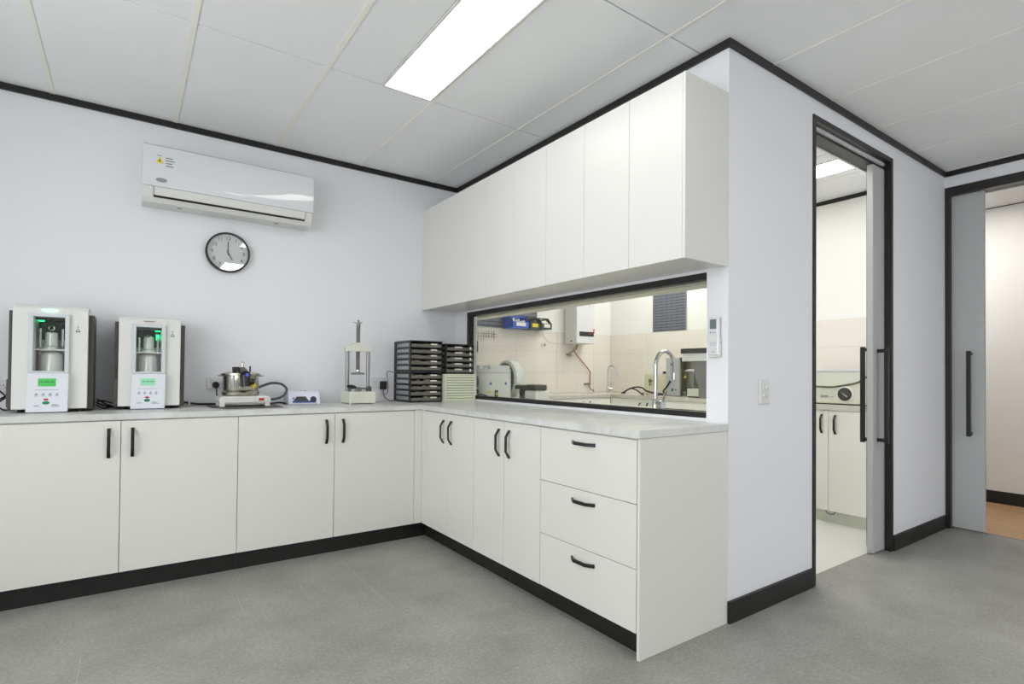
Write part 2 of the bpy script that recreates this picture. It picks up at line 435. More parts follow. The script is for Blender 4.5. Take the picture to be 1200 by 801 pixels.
# the wet room's skin on the shared right wall
wr = struct('wall_wet_right', box(B(), X1-0.012, X1-0.001, -L+WT, YB, 0, H+0.03), WALLWET)
# tiles, each its own piece: 600 x 240 mm in three rows above the benchtop
obj('grout_bed', box(B(), 0.1, X1-0.013, YB-0.006, YB-0.001, 0.92, 1.636), GROUT, wb)
obj('grout_bed', box(B(), X1-0.018, X1-0.0125, -L+WT, YB-0.001, 0.92, 1.636), GROUT, wr)
for r in range(3):
    z0 = 0.917+r*0.2397
    x = 0.102
    while x < X1-0.03:
        x2 = min(x+0.5975, X1-0.022)
        obj('tile', box(B(), x, x2, YB-0.010, YB-0.006, z0, z0+0.2375, 0.001, 1), TILE, wb); x = x2+0.002
    y = YB-0.012
    while y > -L+WT+0.03:
        y2 = max(y-0.5975, -L+WT+0.001)
        obj('tile', box(B(), X1-0.022, X1-0.018, y2, y, z0, z0+0.2375, 0.001, 1), TILE, wr); y = y2-0.002

# ceiling: slab, wide grid bars along y, laid-in panels with a fine joint across
ceil = struct('ceiling', box(B(), XL-0.1, 4.31, YF-0.1, YB+0.1, H+0.03, H+0.09), GAP)
gx = [-3.84, -3.24, -2.64, -2.045, -1.45, -0.85, -0.245, 0.37, 0.97, 1.58, 2.18, 2.785]
gy = [-0.005, -1.21, -2.405, -3.605, -4.805, -6.005, YF]
LIGHTS = {(5, 1): 1, (5, 2): 1, (5, 4): 1, (1, 3): 1, (8, 4): 1}   # (column, row); the outer columns are unseen lights added as fill
xs = [XL] + gx + [X1]
for i in range(len(xs)-1):
    for j in range(len(gy)-1):
        x0, x1 = xs[i], xs[i+1]
        if x1-x0 < 0.03: continue
        ya, yb = gy[j], gy[j+1]
        if x0 > -0.3 and j < 2:                       # the room ends at the window wall / door wall
            if x0 > 0.0 and j < 2 and True:
                continue
        segs = [(ya, yb)]
        for ya, yb in segs:
            a0, a1 = x0+(0.012 if x0 < -1.2 else 0.006), x1-(0.012 if x1 < -1.2 else 0.006)
            if LIGHTS.get((i, j)):                    # a 300 mm troffer fills half the bay
                a0, a1 = x0+0.006, x0+0.29
            obj('ceiling_panel', box(B(), a0, a1, yb+0.0035, ya-0.0035, H+0.002, H+0.016, 0.0015, 1), CEIL, ceil)
# remaining strip of panels right of the window wall's corner, in front of the door wall
for i in range(len(xs)-1):
    x0, x1 = xs[i], xs[i+1]
    if x0 > -0.0 and x1-x0 > 0.03:
        obj('ceiling_panel', box(B(), x0+0.012, x1-0.012, -3.603, -L-0.001, H+0.002, H+0.016, 0.0015, 1), CEIL, ceil) if False else None
for x in gx:
    ymax = -0.001 if x < 0 else -L-0.001
    obj('grid_bar', box(B(), x-(0.013 if x < -1.2 else 0.007), x+(0.013 if x < -1.2 else 0.007), YF+0.01, ymax, H-0.001, H+0.012), TBAR, ceil)
# wet room and hall ceilings
for i in range(5):
    for j in range(3):
        x0 = 0.11+i*0.54; y0 = -2.40+j*1.115
        if i == 3 and j == 0: continue
        obj('ceiling_panel', box(B(), x0, x0+0.534, y0, y0+1.109, H+0.002, H+0.016), CEIL, ceil)
obj('ceiling_panel', box(B(), 1.735, 1.87, -2.40, -1.291, H+0.002, H+0.016), CEIL, ceil)
obj('ceiling_panel', box(B(), 2.16, 2.264, -2.40, -1.291, H+0.002, H+0.016), CEIL, ceil)
for j in range(5):
    y0 = YF+0.02+j*1.4
    obj('ceiling_panel', box(B(), X1+WT+0.01, 3.53, y0, y0+1.394, H+0.002, H+0.016), CEIL, ceil)
    obj('ceiling_panel', box(B(), 3.534, 4.20, y0, y0+1.394, H+0.002, H+0.016), CEIL, ceil)

# black shadow-line cornice
c0, c1 = H-0.036, H+0.001
struct('trim_1', box(B(), XL+0.02, -0.012, -0.014, -0.0005, c0, c1), BLACK)
struct('trim_2', box(B(), -0.014, -0.0005, -L-0.014, -0.0005, c0, c1), BLACK)
struct('trim_3', box(B(), -0.0005, X1-0.014, -L-0.014, -L-0.0005, c0, c1), BLACK)
struct('trim_4', box(B(), X1-0.014, X1-0.0005, YF+0.01, -L-0.0005, c0, c1), BLACK)
struct('trim_5', box(B(), X1-0.028, X1-0.013, -L+WT+0.002, YB-0.001, H-0.032, H+0.001), FRAMEM)
struct('trim_6', box(B(), 4.200, 4.2135, YF+0.01, 0.39, H-0.003, H+0.001), GAP)
# baseboards
struct('baseboard_door_left', box(B(), 0.0, DX0-0.001, -L-0.014, -L-0.0005, 0, 0.1), BLACK)
struct('baseboard_door_right', box(B(), DX1+0.001, X1-0.0005, -L-0.012, -L-0.0005, 0, 0.1), BLACK)
struct('baseboard_right', box(B(), X1-0.014, X1-0.0005, YF+0.01, RY0-0.002, 0, 0.1), BLACK)
struct('baseboard_hall', box(B(), 4.200, 4.2135, YF+0.01, 0.39, 0, 0.11), BLACK)
struct('baseboard_left', box(B(), XL+0.0005, XL+0.014, YF+0.01, -0.62, 0, 0.1), BLACK)
struct('baseboard_front', box(B(), XL+0.015, X1-0.015, YF+0.0005, YF+0.014, 0, 0.1), BLACK)

# ---- pass-through window: frame members and pane
wf = struct('window_1', box(B(), 0.002, 0.05, WY0+0.004, WY1, WZ1-0.034, WZ1), FRAMEM)
obj('sill_frame', box(B(), 0.002, 0.05, WY0+0.004, WY1, WZ0+0.001, WZ0+0.028), FRAMEM, wf)
obj('jamb', box(B(), 0.002, 0.05, WY1-0.028, WY1, WZ0+0.028, WZ1-0.034), FRAMEM, wf)
obj('jamb', box(B(), 0.036, 0.05, WY0+0.0005, WY0+0.008, WZ0+0.028, WZ1-0.034), FRAMEM, wf)
obj('pane', box(B(), 0.028, 0.034, WY0+0.004, WY1-0.028, WZ0+0.028, WZ1-0.034), WINDOWG, wf)

# ---- wet room door: frame, track, sliding leaf with bar handles
FY0, FY1 = -L-0.006, -L+WT+0.006
df = struct('door_1', box(B(), DX0, DX1, FY0, -L+0.012, DZ-0.032, DZ), FRAMEM)
obj('jamb', box(B(), DX0, DX0+0.03, FY0, FY1, 0, DZ-0.032), FRAMEM, df)
obj('jamb', box(B(), DX1-0.03, DX1, FY0, -L+0.032, 0, DZ-0.032), FRAMEM, df)
obj('jamb', box(B(), DX1-0.03, DX1, -2.480, FY1, 0, DZ-0.032), FRAMEM, df)
obj('head_lining', box(B(), DX0+0.001, DX1-0.001, -L+0.013, -L+0.034, DZ-0.022, DZ-0.001), FRAMEM, df)
obj('head_reveal', box(B(), DX0+0.001, DX1-0.001, -L+0.034, -L+0.050, DZ-0.040, DZ-0.001), WALL, df)
obj('track', box(B(), DX0+0.031, DX1-0.031, -L+0.050, FY1-0.012, DZ-0.056, DZ-0.001), FRAMEM, df)
obj('head_edge', box(B(), DX0+0.031, DX1-0.031, FY1-0.012, FY1, DZ-0.062, DZ-0.001), WALLWET, df)
leaf = obj('door_leaf', box(B(), 1.641, 2.62, -2.519, -2.483, 0.008, 2.512, 0.002, 1), DOORM, df)

def bar_handle(name, parent, c, z0, z1, out, m=BLACKM):
    """square bar standing off a leaf; out is the unit direction away from the leaf, c the centre of the bar in plan"""
    bm = B(); cx, cy = c
    box(bm, cx-0.013, cx+0.013, cy-0.012, cy+0.012, z0, z1, 0.003, 2)
    for z in (z0+0.02, z1-0.02):
        p = Vector((cx, cy, z)); q = p-Vector(out)*0.052
        a, b = min(p.x, q.x), max(p.x, q.x); c_, d = min(p.y, q.y), max(p.y, q.y)
        if out[0]: box(bm, a, b, cy-0.010, cy+0.010, z-0.011, z+0.011)
        else: box(bm, cx-0.010, cx+0.010, c_, d, z-0.011, z+0.011)
    return obj(name, bm, m, parent)
bar_handle('door_handle', leaf, (1.705, -2.573), 0.71, 1.325, (0, -1, 0))
bar_handle('door_handle', leaf, (1.715, -2.429), 0.705, 1.335, (0, 1, 0))

# ---- right door: frame and grey sliding leaf
df2 = struct('door_2', box(B(), X1-0.006, X1+0.030, RY0, RY1, RZ-0.066, RZ), FRAMEM)
obj('jamb', box(B(), X1-0.006, X1+0.031, RY1-0.031, RY1, 0, RZ-0.066), FRAMEM, df2)
obj('jamb', box(B(), X1+0.078, X1+WT+0.006, RY1-0.031, RY1, 0, RZ-0.066), FRAMEM, df2)
obj('jamb', box(B(), X1-0.006, X1+WT+0.006, RY0, RY0+0.03, 0, RZ-0.066), FRAMEM, df2)
obj('track', box(B(), X1+0.030, X1+0.080, RY0, RY1, RZ-0.062, RZ-0.001), FRAMEM, df2)
obj('head_edge', box(B(), X1+0.080, X1+0.092, RY0, RY1, RZ-0.05, RZ-0.001), WALLWET, df2)
obj('head_back', box(B(), X1+0.092, X1+WT+0.006, RY0, RY1, RZ-0.062, RZ-0.001), FRAMEM, df2)
leaf2 = obj('door_leaf', box(B(), X1+0.034, X1+0.072, -2.778, -1.78, 0.012, RZ-0.064, 0.002, 1), DOORM, df2)
bar_handle('door_handle', leaf2, (X1-0.018, -2.700), 0.705, 1.335, (-1, 0, 0))

# ------------------------------------------------------------------ ceiling lights
def troffer(x0, x1, y0, y1, m, label, group=None):
    t = thing('ceiling_light', label, 'light', ((x0+x1)/2, (y0+y1)/2, H-0.004), group)
    bm = B(); f = 0.012
    box(bm, x0, x0+f, y0, y1, H-0.004, H+0.02); box(bm, x1-f, x1, y0, y1, H-0.004, H+0.02)
    box(bm, x0+f, x1-f, y0, y0+f, H-0.004, H+0.02); box(bm, x0+f, x1-f, y1-f, y1, H-0.004, H+0.02)
    obj('frame', bm, PLASTIC, t)
    obj('diffuser', box(B(), x0+f, x1-f, y0+f, y1-f, H-0.001, H+0.008), m, t)
    return t
for (i, j), on in LIGHTS.items():
    if not on: continue
    x0 = xs[i]; ya, yb = gy[j], gy[j+1]
    lab = {(5, 1): 'long white ceiling light panel in the grid above the cabinets'}.get((i, j), 'unseen ceiling light panel behind the camera, inferred in the middle column, added as fill in the outer ones')
    troffer(x0+0.292, xs[i+1]-0.012, yb+0.003, ya-0.003, DIFF_MAIN if (i, j) in ((5, 1), (5, 2)) else DIFF_BACK, lab, None if (i, j) == (5, 1) else 'ceiling lights behind the camera')
troffer(1.872, 2.158, -2.40, -1.20, DIFF_WET, 'bright ceiling light panel seen through the open sliding door')
troffer(2.2, 2.49, -0.75, 0.45, DIFF_WET_FILL, 'unseen added fill light panel of the wet room above the far bench')  # unseen light added to brighten the far wet room walls
troffer(1.0, 1.29, -2.3, -1.1, DIFF_WET_FILL, 'unseen added fill light panel of the wet room above the window bench')  # unseen light added to brighten the wet room cabinet fronts
troffer(3.3, 3.6, -2.7, -1.5, DIFF_HALL, 'unseen added fill light panel of the hall with timber floor')  # unseen light added, placed to brighten the hall but not the door wall

# ------------------------------------------------------------------ cabinets
def bow_handle(parent, front, cz, along, horiz=False, length=0.15, axis='y'):
    """strap bow handle. axis = normal axis of the door ('y': faces -y, 'x': faces -x)"""
    hl = length/2; o = 0.028; th = 0.006
    outer = [(-hl, 0), (-hl, 0.006), (-hl*0.52, o), (hl*0.52, o), (hl, 0.006), (hl, 0)]
    inner = [(hl-0.009, 0), (hl-0.009, 0.004), (hl*0.50, o-th), (-hl*0.50, o-th), (-hl+0.009, 0.004), (-hl+0.009, 0)]
    poly = outer+inner
    bm = B(); wd = 0.0075
    def P(a, b, c):   # a along the handle, b out of the door, c across
        if axis == 'y':
            return (along+(a if horiz else c), front-b, cz+(c if horiz else a))
        return (front-b, along+(a if horiz else c), cz+(c if horiz else a))
    v0 = [bm.verts.new(P(a, b, -wd)) for a, b in poly]; v1 = [bm.verts.new(P(a, b, wd)) for a, b in poly]
    n = len(poly)
    for i in range(n):
        bm.faces.new((v0[i], v0[(i+1) % n], v1[(i+1) % n], v1[i]))
    for vs in (v0, v1):
        for i in range(5):
            bm.faces.new((vs[i], vs[i+1], vs[n-2-i], vs[n-1-i]))
    return obj('handle', bm, BLACKM, parent)

ZT, ZB, KZ, D = 0.880, 0.103, 0.1, 0.595
g = 0.0015
def base_unit_back(x0, x1, xm, hx, label, m=CAB):
    t = thing('base_cabinet', label, 'cabinet', ((x0+x1)/2, -0.3, 0), 'base cabinets along the back wall')
    obj('body', box(B(), x0+0.0005, x1-0.0005, -D+0.019, -0.002, 0.1, ZT), CAB, t)
    obj('kickboard', box(B(), x0+0.0005, x1-0.0005, -0.556, -0.545, 0, 0.1), BLACK, t)
    for k, (a, b) in enumerate(((x0, xm), (xm, x1))):
        d = obj('door', box(B(), a+g, b-g, -D, -D+0.018, ZB, ZT-0.004, 0.0008, 1), m, t)
        bow_handle(d, -D, 0.765, hx[k])
    return t
base_unit_back(-2.835, -1.745, -2.288, (-2.338, -2.239), 'white two-door base cabinet at the left, below the two dental machines')
base_unit_back(-1.745, -0.652, -1.197, (-1.249, -1.145), 'white two-door base cabinet under the steel pot and hand press')
base_unit_back(-3.925, -2.835, -3.38, (-3.43, -3.33), 'white two-door base cabinet outside the left edge of the picture')
f1 = tag(obj('filler_panel', box(B(), -0.6515, -D+0.0, -D, -D+0.018, ZB, ZT), CAB), 'narrow white filler panel in the inner corner of the base cabinets', 'panel')
obj('kickboard', box(B(), -0.6515, -0.537, -0.556, -0.545, 0, 0.1), BLACK, f1)

def base_unit_run(y1, y0, ym, hy, label):
    t = thing('base_cabinet', label, 'cabinet', (-0.3, (y0+y1)/2, 0), 'base cabinets below the window')
    obj('body', box(B(), -D+0.019, -0.002, y0+0.0005, y1-0.0005, 0.1, ZT), CAB, t)
    obj('kickboard', box(B(), -0.545, -0.534, y0+0.0005, y1-0.0005, 0, 0.1), BLACK, t)
    for k, (a, b) in enumerate(((y1, ym), (ym, y0))):
        d = obj('door', box(B(), -D, -D+0.018, b+g, a-g, ZB, ZT-0.004, 0.0008, 1), CAB, t)
        bow_handle(d, -D, 0.759, hy[k], axis='x')
    return t
base_unit_run(-0.645, -1.285, -0.96, (-0.911, -1.013), 'white two-door base cabinet below the window, next to the inner corner')
base_unit_run(-1.285, -1.918, -1.601, (-1.552, -1.65), 'white two-door base cabinet below the window, beside the three drawers')
# corner filler on the run side
obj('kickboard', box(B(), -0.545, -0.534, -0.6445, -0.5565, 0, 0.1), BLACK, f1)
obj('filler_return', box(B(), -D+0.0005, -D+0.018, -0.644, -0.596, ZB, ZT), CAB, f1)
t = thing('drawer_cabinet', 'white base cabinet with three drawers and black handles at the end', 'cabinet', (-0.3, -2.23, 0))
obj('body', box(B(), -D+0.019, -0.002, -2.5395, -1.9185, 0.1, ZT), CAB, t)
obj('kickboard', box(B(), -0.545, -0.534, -2.5395, -1.9185, 0, 0.1), BLACK, t)
for z0, z1, hz in ((0.617, ZT-0.004, 0.827), (0.358, 0.617, 0.566), (ZB, 0.358, 0.302)):
    d = obj('drawer', box(B(), -D, -D+0.018, -2.5395+g, -1.918-g, z0+g, z1-g, 0.0008, 1), CAB, t)
    bow_handle(d, -D, hz, -2.228, horiz=True, axis='x')
tag(obj('end_panel', box(B(), -D+0.002, -0.001, -L, -2.5405, 0, ZT+0.001, 0.001, 1), CAB), 'white full-height end panel closing the cabinet run beside the doorway', 'panel')

# worktop: L shape with a small front lip
bm = B()
prism(bm, [(XL+0.001, -0.001), (-0.001, -0.001), (-0.001, -L-0.004), (-0.603, -L-0.004), (-0.603, -0.603), (XL+0.001, -0.603)], 'z', 0.8825, 0.914)
bmesh.ops.bevel(bm, geom=[e for e in bm.edges if all(v.co.z > 0.91 for v in e.verts)], offset=0.003, segments=2, affect='EDGES')
tag(obj('worktop', bm, TOP), 'L-shaped grey marbled laminate worktop on the white base cabinets', 'worktop')
tag(obj('silicone_bead', box(B(), -0.006, -0.0005, -2.44, -0.178, 0.9145, 0.919), PLASTIC), 'thin white sealant bead between worktop and window sill', 'sealant')

# overhead cabinets: four two-door units and an end panel
OB, OT, OD = 1.643, 2.451, 0.318
ys = [0.0, -0.330, -0.648, -0.966, -1.282, -1.600, -1.918, -2.232, -2.540]
labs = ['white overhead cabinet in the corner against the back wall', 'white overhead cabinet second from the back wall', 'white overhead cabinet second from the outer end', 'white overhead cabinet at the outer end beside the side panel']
for k in range(4):
    a, mid, b = ys[2*k], ys[2*k+1], ys[2*k+2]
    t = thing('overhead_cabinet', labs[k], 'cabinet', (-0.16, (a+b)/2, OB), 'overhead cabinets above the window')
    obj('body', box(B(), -OD+0.019, -0.001, b+0.0005, a-0.0005, OB+0.004, OT-0.001), CABO, t)
    for p, q in ((a, mid), (mid, b)):
        obj('door', box(B(), -OD, -OD+0.018, q+0.001, p-0.001, OB, OT, 0.0008, 1), CABO, t)
tag(obj('side_panel', box(B(), -OD-0.001, -0.001, -L, -2.5405, OB-0.001, OT+0.001, 0.001, 1), CABO), 'pale end panel on the outer side of the overhead cabinets', 'panel')

# ------------------------------------------------------------------ air conditioner
ax0, ax1 = -2.212, -1.243
t = thing('air_conditioner', 'white wall-mounted split air conditioner high above the clock', 'air conditioner', ((ax0+ax1)/2, 0, 2.13))
bm = B()
prism(bm, [(-0.001, 2.475), (-0.175, 2.475), (-0.192, 2.46), (-0.192, 2.232), (-0.176, 2.165), (-0.150, 2.140), (-0.02, 2.140), (-0.001, 2.16)], 'x', ax0, ax1-0.004)
obj('casing', bm, PLASTIC, t)
bm = B()                                             # curved glossy front panel
pf = []
for k in range(13):
    u = k/12; z = 2.225+u*0.243
    pf.append((-0.214+0.010*(1-u)**4*1.0+0.022*u**3, z))
pb = [(y+0.010, z) for y, z in pf[::-1]]
pb[0] = (-0.176, 2.472); pf.append((-0.180, 2.476))
prism(bm, pf+pb, 'x', ax0-0.001, ax1)
obj('front_panel', bm, GLOSSW, t, smooth=True)
obj('air_outlet', prism(B(), [(-0.1935, 2.224), (-0.1955, 2.224), (-0.180, 2.164), (-0.178, 2.164)], 'x', ax0+0.055, ax1-0.05), BLACKM, t)
obj('flap', prism(B(), [(-0.194, 2.2235), (-0.201, 2.2235), (-0.1885, 2.176), (-0.182, 2.176)], 'x', ax0+0.0575, ax1-0.0525), PLASTIC, t)
def py(z):
    u = (z-2.225)/0.243
    return -0.214+0.010*(1-u)**4+0.022*u**3
yb = py(2.37)
def on_panel(bm, xa, xb, za, zb_, lift=0.0006):
    v = [bm.verts.new(p) for p in ((xa, py(za)-lift, za), (xb, py(za)-lift, za), (xb, py(zb_)-lift, zb_), (xa, py(zb_)-lift, zb_))]
    bm.faces.new(v)
bm = B(); v = [bm.verts.new((x, py(z)-0.0008, z)) for x, z in ((-2.150, 2.362), (-2.110, 2.362), (-2.130, 2.400))]; bm.faces.new(v); obj('warning_sticker', bm, YELLOW, t)
bm = B()
v = [bm.verts.new((x, py(z)-0.0016, z)) for x, z in ((-2.135, 2.371), (-2.125, 2.371), (-2.130, 2.388))]; bm.faces.new(v); obj('warning_mark', bm, INKD, t)
bm = B()
for k in range(4):
    on_panel(bm, -2.100, -2.100+(0.040, 0.034, 0.046, 0.036)[k], 2.347+k*0.0165, 2.3535+k*0.0165)
on_panel(bm, -2.142, -2.120, 2.406, 2.411)
obj('printed_notice', bm, INK, t)['kind'] = 'stuff'
bm = B(); lathe(bm, [(0.028, 0.0), (0.028, 0.003), (0.024, 0.004)], (0, 0, 0), 'y', 28)
bmesh.ops.scale(bm, vec=(1, -1, 0.42), verts=bm.verts[:]); bmesh.ops.translate(bm, vec=(-2.120, -0.2105, 2.262), verts=bm.verts[:])
obj('oval_badge', bm, BADGE, t)
for x in (-2.02, -1.46):
    obj('mounting_clip', box(B(), x-0.012, x+0.012, -0.11, -0.095, 2.137, 2.141), GSTEEL, t)

# ------------------------------------------------------------------ wall clock
cx, cz, R = -1.737, 1.917, 0.131
t = thing('wall_clock', 'round white wall clock with thin black rim showing five', 'clock', (cx, 0, cz))
bm = B()
lathe(bm, [(R-0.012, -0.002), (R, -0.004), (R, -0.036), (R-0.004, -0.041), (R-0.010, -0.041), (R-0.011, -0.030)], (cx, 0, cz), 'y', 64)
bmesh.ops.delete(bm, geom=[f for f in bm.faces if len(f.verts) > 10 and f.calc_center_median().y < -0.02], context='FACES_ONLY')
obj('rim', bm, BLACKM, t, smooth=True)
obj('dial', lathe(B(), [(R-0.011, -0.010), (R-0.011, -0.022)], (cx, 0, cz), 'y', 64), DIAL, t)
for n in range(1, 13):
    a = n*PI/6
    text_mesh(str(n), 0.033, INKD, 'numeral', t, (cx+0.093*math.sin(a), -0.0228, cz+0.093*math.cos(a)), (PI/2, 0, 0))
bm = B()
for n in range(60):
    a = n*PI/30; r0, r1 = (0.110, 0.114)
    p = Vector((cx+r0*math.sin(a), -0.0226, cz+r0*math.cos(a))); q = Vector((cx+r1*math.sin(a), -0.0226, cz+r1*math.cos(a)))
    cyl(bm, p, q, 0.0005, n=4)
obj('minute_marks', bm, INK, t)
obj('minute_hand', box(B(), cx-0.0026, cx+0.0026, -0.0262, -0.0252, cz-0.018, cz+0.072), INKD, t)
bm = B(); a = 5*PI/6; u = Vector((math.sin(a), 0, math.cos(a))); v = Vector((math.cos(a), 0, -math.sin(a)))
c = Vector((cx, -0.0247, cz))
vs = [c-u*0.014-v*0.0036, c-u*0.014+v*0.0036, c+u*0.054+v*0.0030, c+u*0.054-v*0.0030]
f0 = [bm.verts.new(p) for p in vs]; f1_ = [bm.verts.new(p+Vector((0, -0.001, 0))) for p in vs]
bm.faces.new(f0); bm.faces.new(f1_[::-1])
for i in range(4): bm.faces.new((f0[i], f1_[i], f1_[(i+1) % 4], f0[(i+1) % 4]))
obj('hour_hand', bm, INKD, t)
obj('hand_pin', cyl(B(), (cx, -0.022, cz), (cx, -0.028, cz), 0.004), INKD, t)
obj('cover_glass', cyl(B(), (cx, -0.0315, cz), (cx, -0.0335, cz), R-0.0112, n=64), CLOCKG, t)

# ------------------------------------------------------------------ the two dental sintering / model machines
def dental_machine(x0, x1, y, zt, label, lit):
    zb = 0.914; cxm = (x0+x1)/2
    t = thing('dental_machine', label, 'machine', (cxm, y+0.15, zb))
    wx0, wx1, wz0, wz1 = x0+(x1-x0)*0.27, x0+(x1-x0)*0.685, 1.128, zt-0.055     # window opening
    yb_ = y+0.265
    bm = B()
    # shell as a hollow front: pillars, top with rounded rear shoulder, bottom
    box(bm, x0, wx0, y, y+0.055, zb+0.018, zt-0.012, 0.004); box(bm, wx1, x1, y, y+0.055, zb+0.018, zt-0.012, 0.004)
    box(bm, wx0-0.002, wx1+0.002, y+0.001, y+0.055, zb+0.018, wz0)
    box(bm, wx0-0.002, wx1+0.002, y+0.001, y+0.055, wz1, zt-0.012)
    prism(bm, [(y+0.002, zt-0.014), (y+0.012, zt-0.002), (y+0.03, zt+0.004), (yb_-0.04, zt+0.004), (yb_-0.02, zt-0.014)], 'x', x0, x1)
    box(bm, x0+0.012, x1-0.012, y+0.05, yb_-0.02, zb+0.018, zb+0.03)
    obj('white_shell', bm, PLASTIC, t)['label'] = 'white front shell'
    bm = B()
    box(bm, x0-0.018, x0+0.012, y+0.035, yb_, zb+0.012, zt-0.028, 0.003); box(bm, x1-0.012, x1+0.024, y+0.035, yb_, zb+0.012, zt-0.032, 0.003)
    box(bm, x0+0.012, x1-0.012, yb_-0.02, yb_, zb+0.012, zt-0.04)
    obj('side_cover', bm, BROWNG, t)['label'] = 'dark olive grey side covers'
    obj('corner_cover', box(B(), x0-0.019, x0+0.006, y+0.006, y+0.036, zb+0.03, 1.085, 0.002), BROWNG, t)
    obj('cover_cap', prism(B(), [(x1-0.012, zt-0.033), (x1+0.024, zt-0.033), (x1+0.020, zt-0.022), (x1-0.004, zt-0.012)], 'y', y+0.036, yb_-0.01), PLASTIC, t)
    # chamber interior
    iy = y+0.20
    bm = B()
    box(bm, wx0-0.002, wx0+0.001, y+0.054, iy, wz0, wz1); box(bm, wx1-0.001, wx1+0.002, y+0.054, iy, wz0, wz1)
    box(bm, wx0, wx1, iy, iy+0.004, wz0, wz1); box(bm, wx0, wx1, y+0.054, iy, wz0-0.004, wz0)
    obj('chamber', bm, CHAMBER, t)
    bm = B(); box(bm, wx0, wx1, y+0.054, iy-0.001, wz1-0.012, wz1-0.001); box(bm, wx0+0.001, wx1-0.001, iy-0.004, iy-0.001, wz1-0.11, wz1-0.012)
    obj('chamber_roof', bm, CHDARK, t)
    wm = (wx0+wx1)/2
    for s in (-1, 1):
        obj('guide_rod', cyl(B(), (wm+s*0.045, y+0.09, wz1-0.15), (wm+s*0.045, y+0.09, wz1-0.055), 0.006, n=12), CHROME, t)
    bm = B(); zz = wz0+0.115
    lathe(bm, [(0.034, zz), (0.034, zz+0.012), (0.028, zz+0.018), (0.026, zz+0.085), (0.020, zz+0.09)], (wm, y+0.10, 0), 'z', 28)
    obj('upper_crucible', bm, CHAMBER, t, smooth=True)
    obj('chamber_shelf', box(B(), wx0+0.001, wx1-0.001, y+0.06, iy-0.002, zz-0.008, zz), CHAMBER, t)
    bm = B(); lathe(bm, [(0.048, wz0), (0.048, zz-0.030), (0.040, zz-0.018), (0.026, zz-0.009)], (wm, y+0.115, 0), 'z', 32)
    obj('lower_drum', bm, CHAMBER, t, smooth=True)
    obj('ring_nozzle', tube(B(), [(wm+0.012*math.cos(a), y+0.085, wz1-0.052+0.012*math.sin(a)) for a in [k*PI/6 for k in range(13)]], 0.0022, 6), STEEL, t)
    # green glow inside, at the roof of the chamber
    obj('chamber_lamp', box(B(), wx0+0.006, wx0+0.030, y+0.10, y+0.13, wz1-0.016, wz1-0.013) if lit else box(B(), wx1-0.03, wx1-0.006, y+0.09, y+0.13, wz1-0.016, wz1-0.013), LEDIN, t)
    if not lit: obj('chamber_lamp', box(B(), wx1-0.022, wx1-0.006, iy-0.007, iy-0.005, wz1-0.065, wz1-0.030), LEDIN, t)
    # door frame around the window, and its glass
    e = 0.017; bm = B()
    box(bm, wx0-e, wx0, y-0.016, y+0.002, wz0-0.010, wz1+e, 0.002, 1); box(bm, wx1, wx1+e+0.002, y-0.016, y+0.002, wz0-0.010, wz1+e, 0.002, 1)
    box(bm, wx0, wx1, y-0.016, y+0.002, wz1, wz1+e); box(bm, wx0, wx1, y-0.016, y+0.002, wz0-0.010, wz0)
    dr = obj('door', bm, mat('pale_blue_grey_door', (206, 212, 217), 0.3), t); dr['label'] = 'pale blue-grey door frame'
    obj('pane', box(B(), wx0, wx1, y-0.010, y-0.007, wz0, wz1), GLASS, dr)
    # control panel
    px0, px1 = wx0-0.022, wx1+0.018
    bm = B(); prism(bm, [(px0, zb+0.004+0.0), (px1, zb+0.004), (px1+0.004, 1.116), (px0+0.006, 1.116)], 'y', y-0.034, y+0.002)
    bmesh.ops.bevel(bm, geom=bm.edges[:], offset=0.003, segments=2, affect='EDGES')
    cp = obj('control_panel', bm, GLOSSW if False else mat('control_panel_white', (226, 229, 236), 0.3), t)
    yp = y-0.0345
    pm = (px0+px1)/2
    obj('screen', box(B(), pm-0.036, pm+0.034, yp-0.001, yp+0.002, 1.050, 1.090), LCDG if lit else LCDP, cp)
    bm = B()
    for k in range(14):
        box(bm, pm-0.028+k*0.004, pm-0.0255+k*0.004, yp-0.0014, yp-0.001, 1.070, 1.075) if k not in (3, 9) else None
    obj('screen_text', bm, INKD, cp)
    bm = B()
    for k in range(4):
        xk = pm-0.042+k*0.027
        box(bm, xk-0.007, xk+0.007, yp-0.0006, yp+0.002, 1.005, 1.008); box(bm, xk-0.005, xk+0.005, yp-0.0006, yp+0.002, 0.999, 1.001)
        prism(bm, [(xk-0.004, 1.010), (xk+0.004, 1.010), (xk, 1.017)], 'y', yp-0.0006, yp+0.002)
    box(bm, pm-0.048, pm+0.046, yp-0.0006, yp+0.002, 1.031, 1.0325)
    box(bm, pm-0.052, pm-0.028, yp-0.0006, yp+0.002, 0.950, 0.953)
    for k in range(3): box(bm, pm+0.018, pm+0.018+0.034-k*0.006, yp-0.0006, yp+0.002, 0.946+k*0.005, 0.948+k*0.005)
    obj('printed_lettering', bm, INK, cp)['kind'] = 'stuff'
    def oval(rx, rz, z, m, nm):
        b2 = B(); lathe(b2, [(1, 0), (1, -0.002), (0.8, -0.003)], (0, 0, 0), 'y', 24)
        bmesh.ops.scale(b2, vec=(rx, 1, rz), verts=b2.verts[:]); bmesh.ops.translate(b2, vec=(pm-0.004, yp+0.0005, z), verts=b2.verts[:])
        return obj(nm, b2, m, cp)
    oval(0.0105, 0.0048, 0.983, RED, 'stop_button')['label'] = 'small red oval button'
    oval(0.0145, 0.0085, 0.966, GREEN, 'start_button')['label'] = 'green oval button'
    # indicator lamp or slot handle above the door
    b2 = B(); lathe(b2, [(1, 0), (1, -0.003), (0.75, -0.006)], (0, 0, 0), 'y', 24)
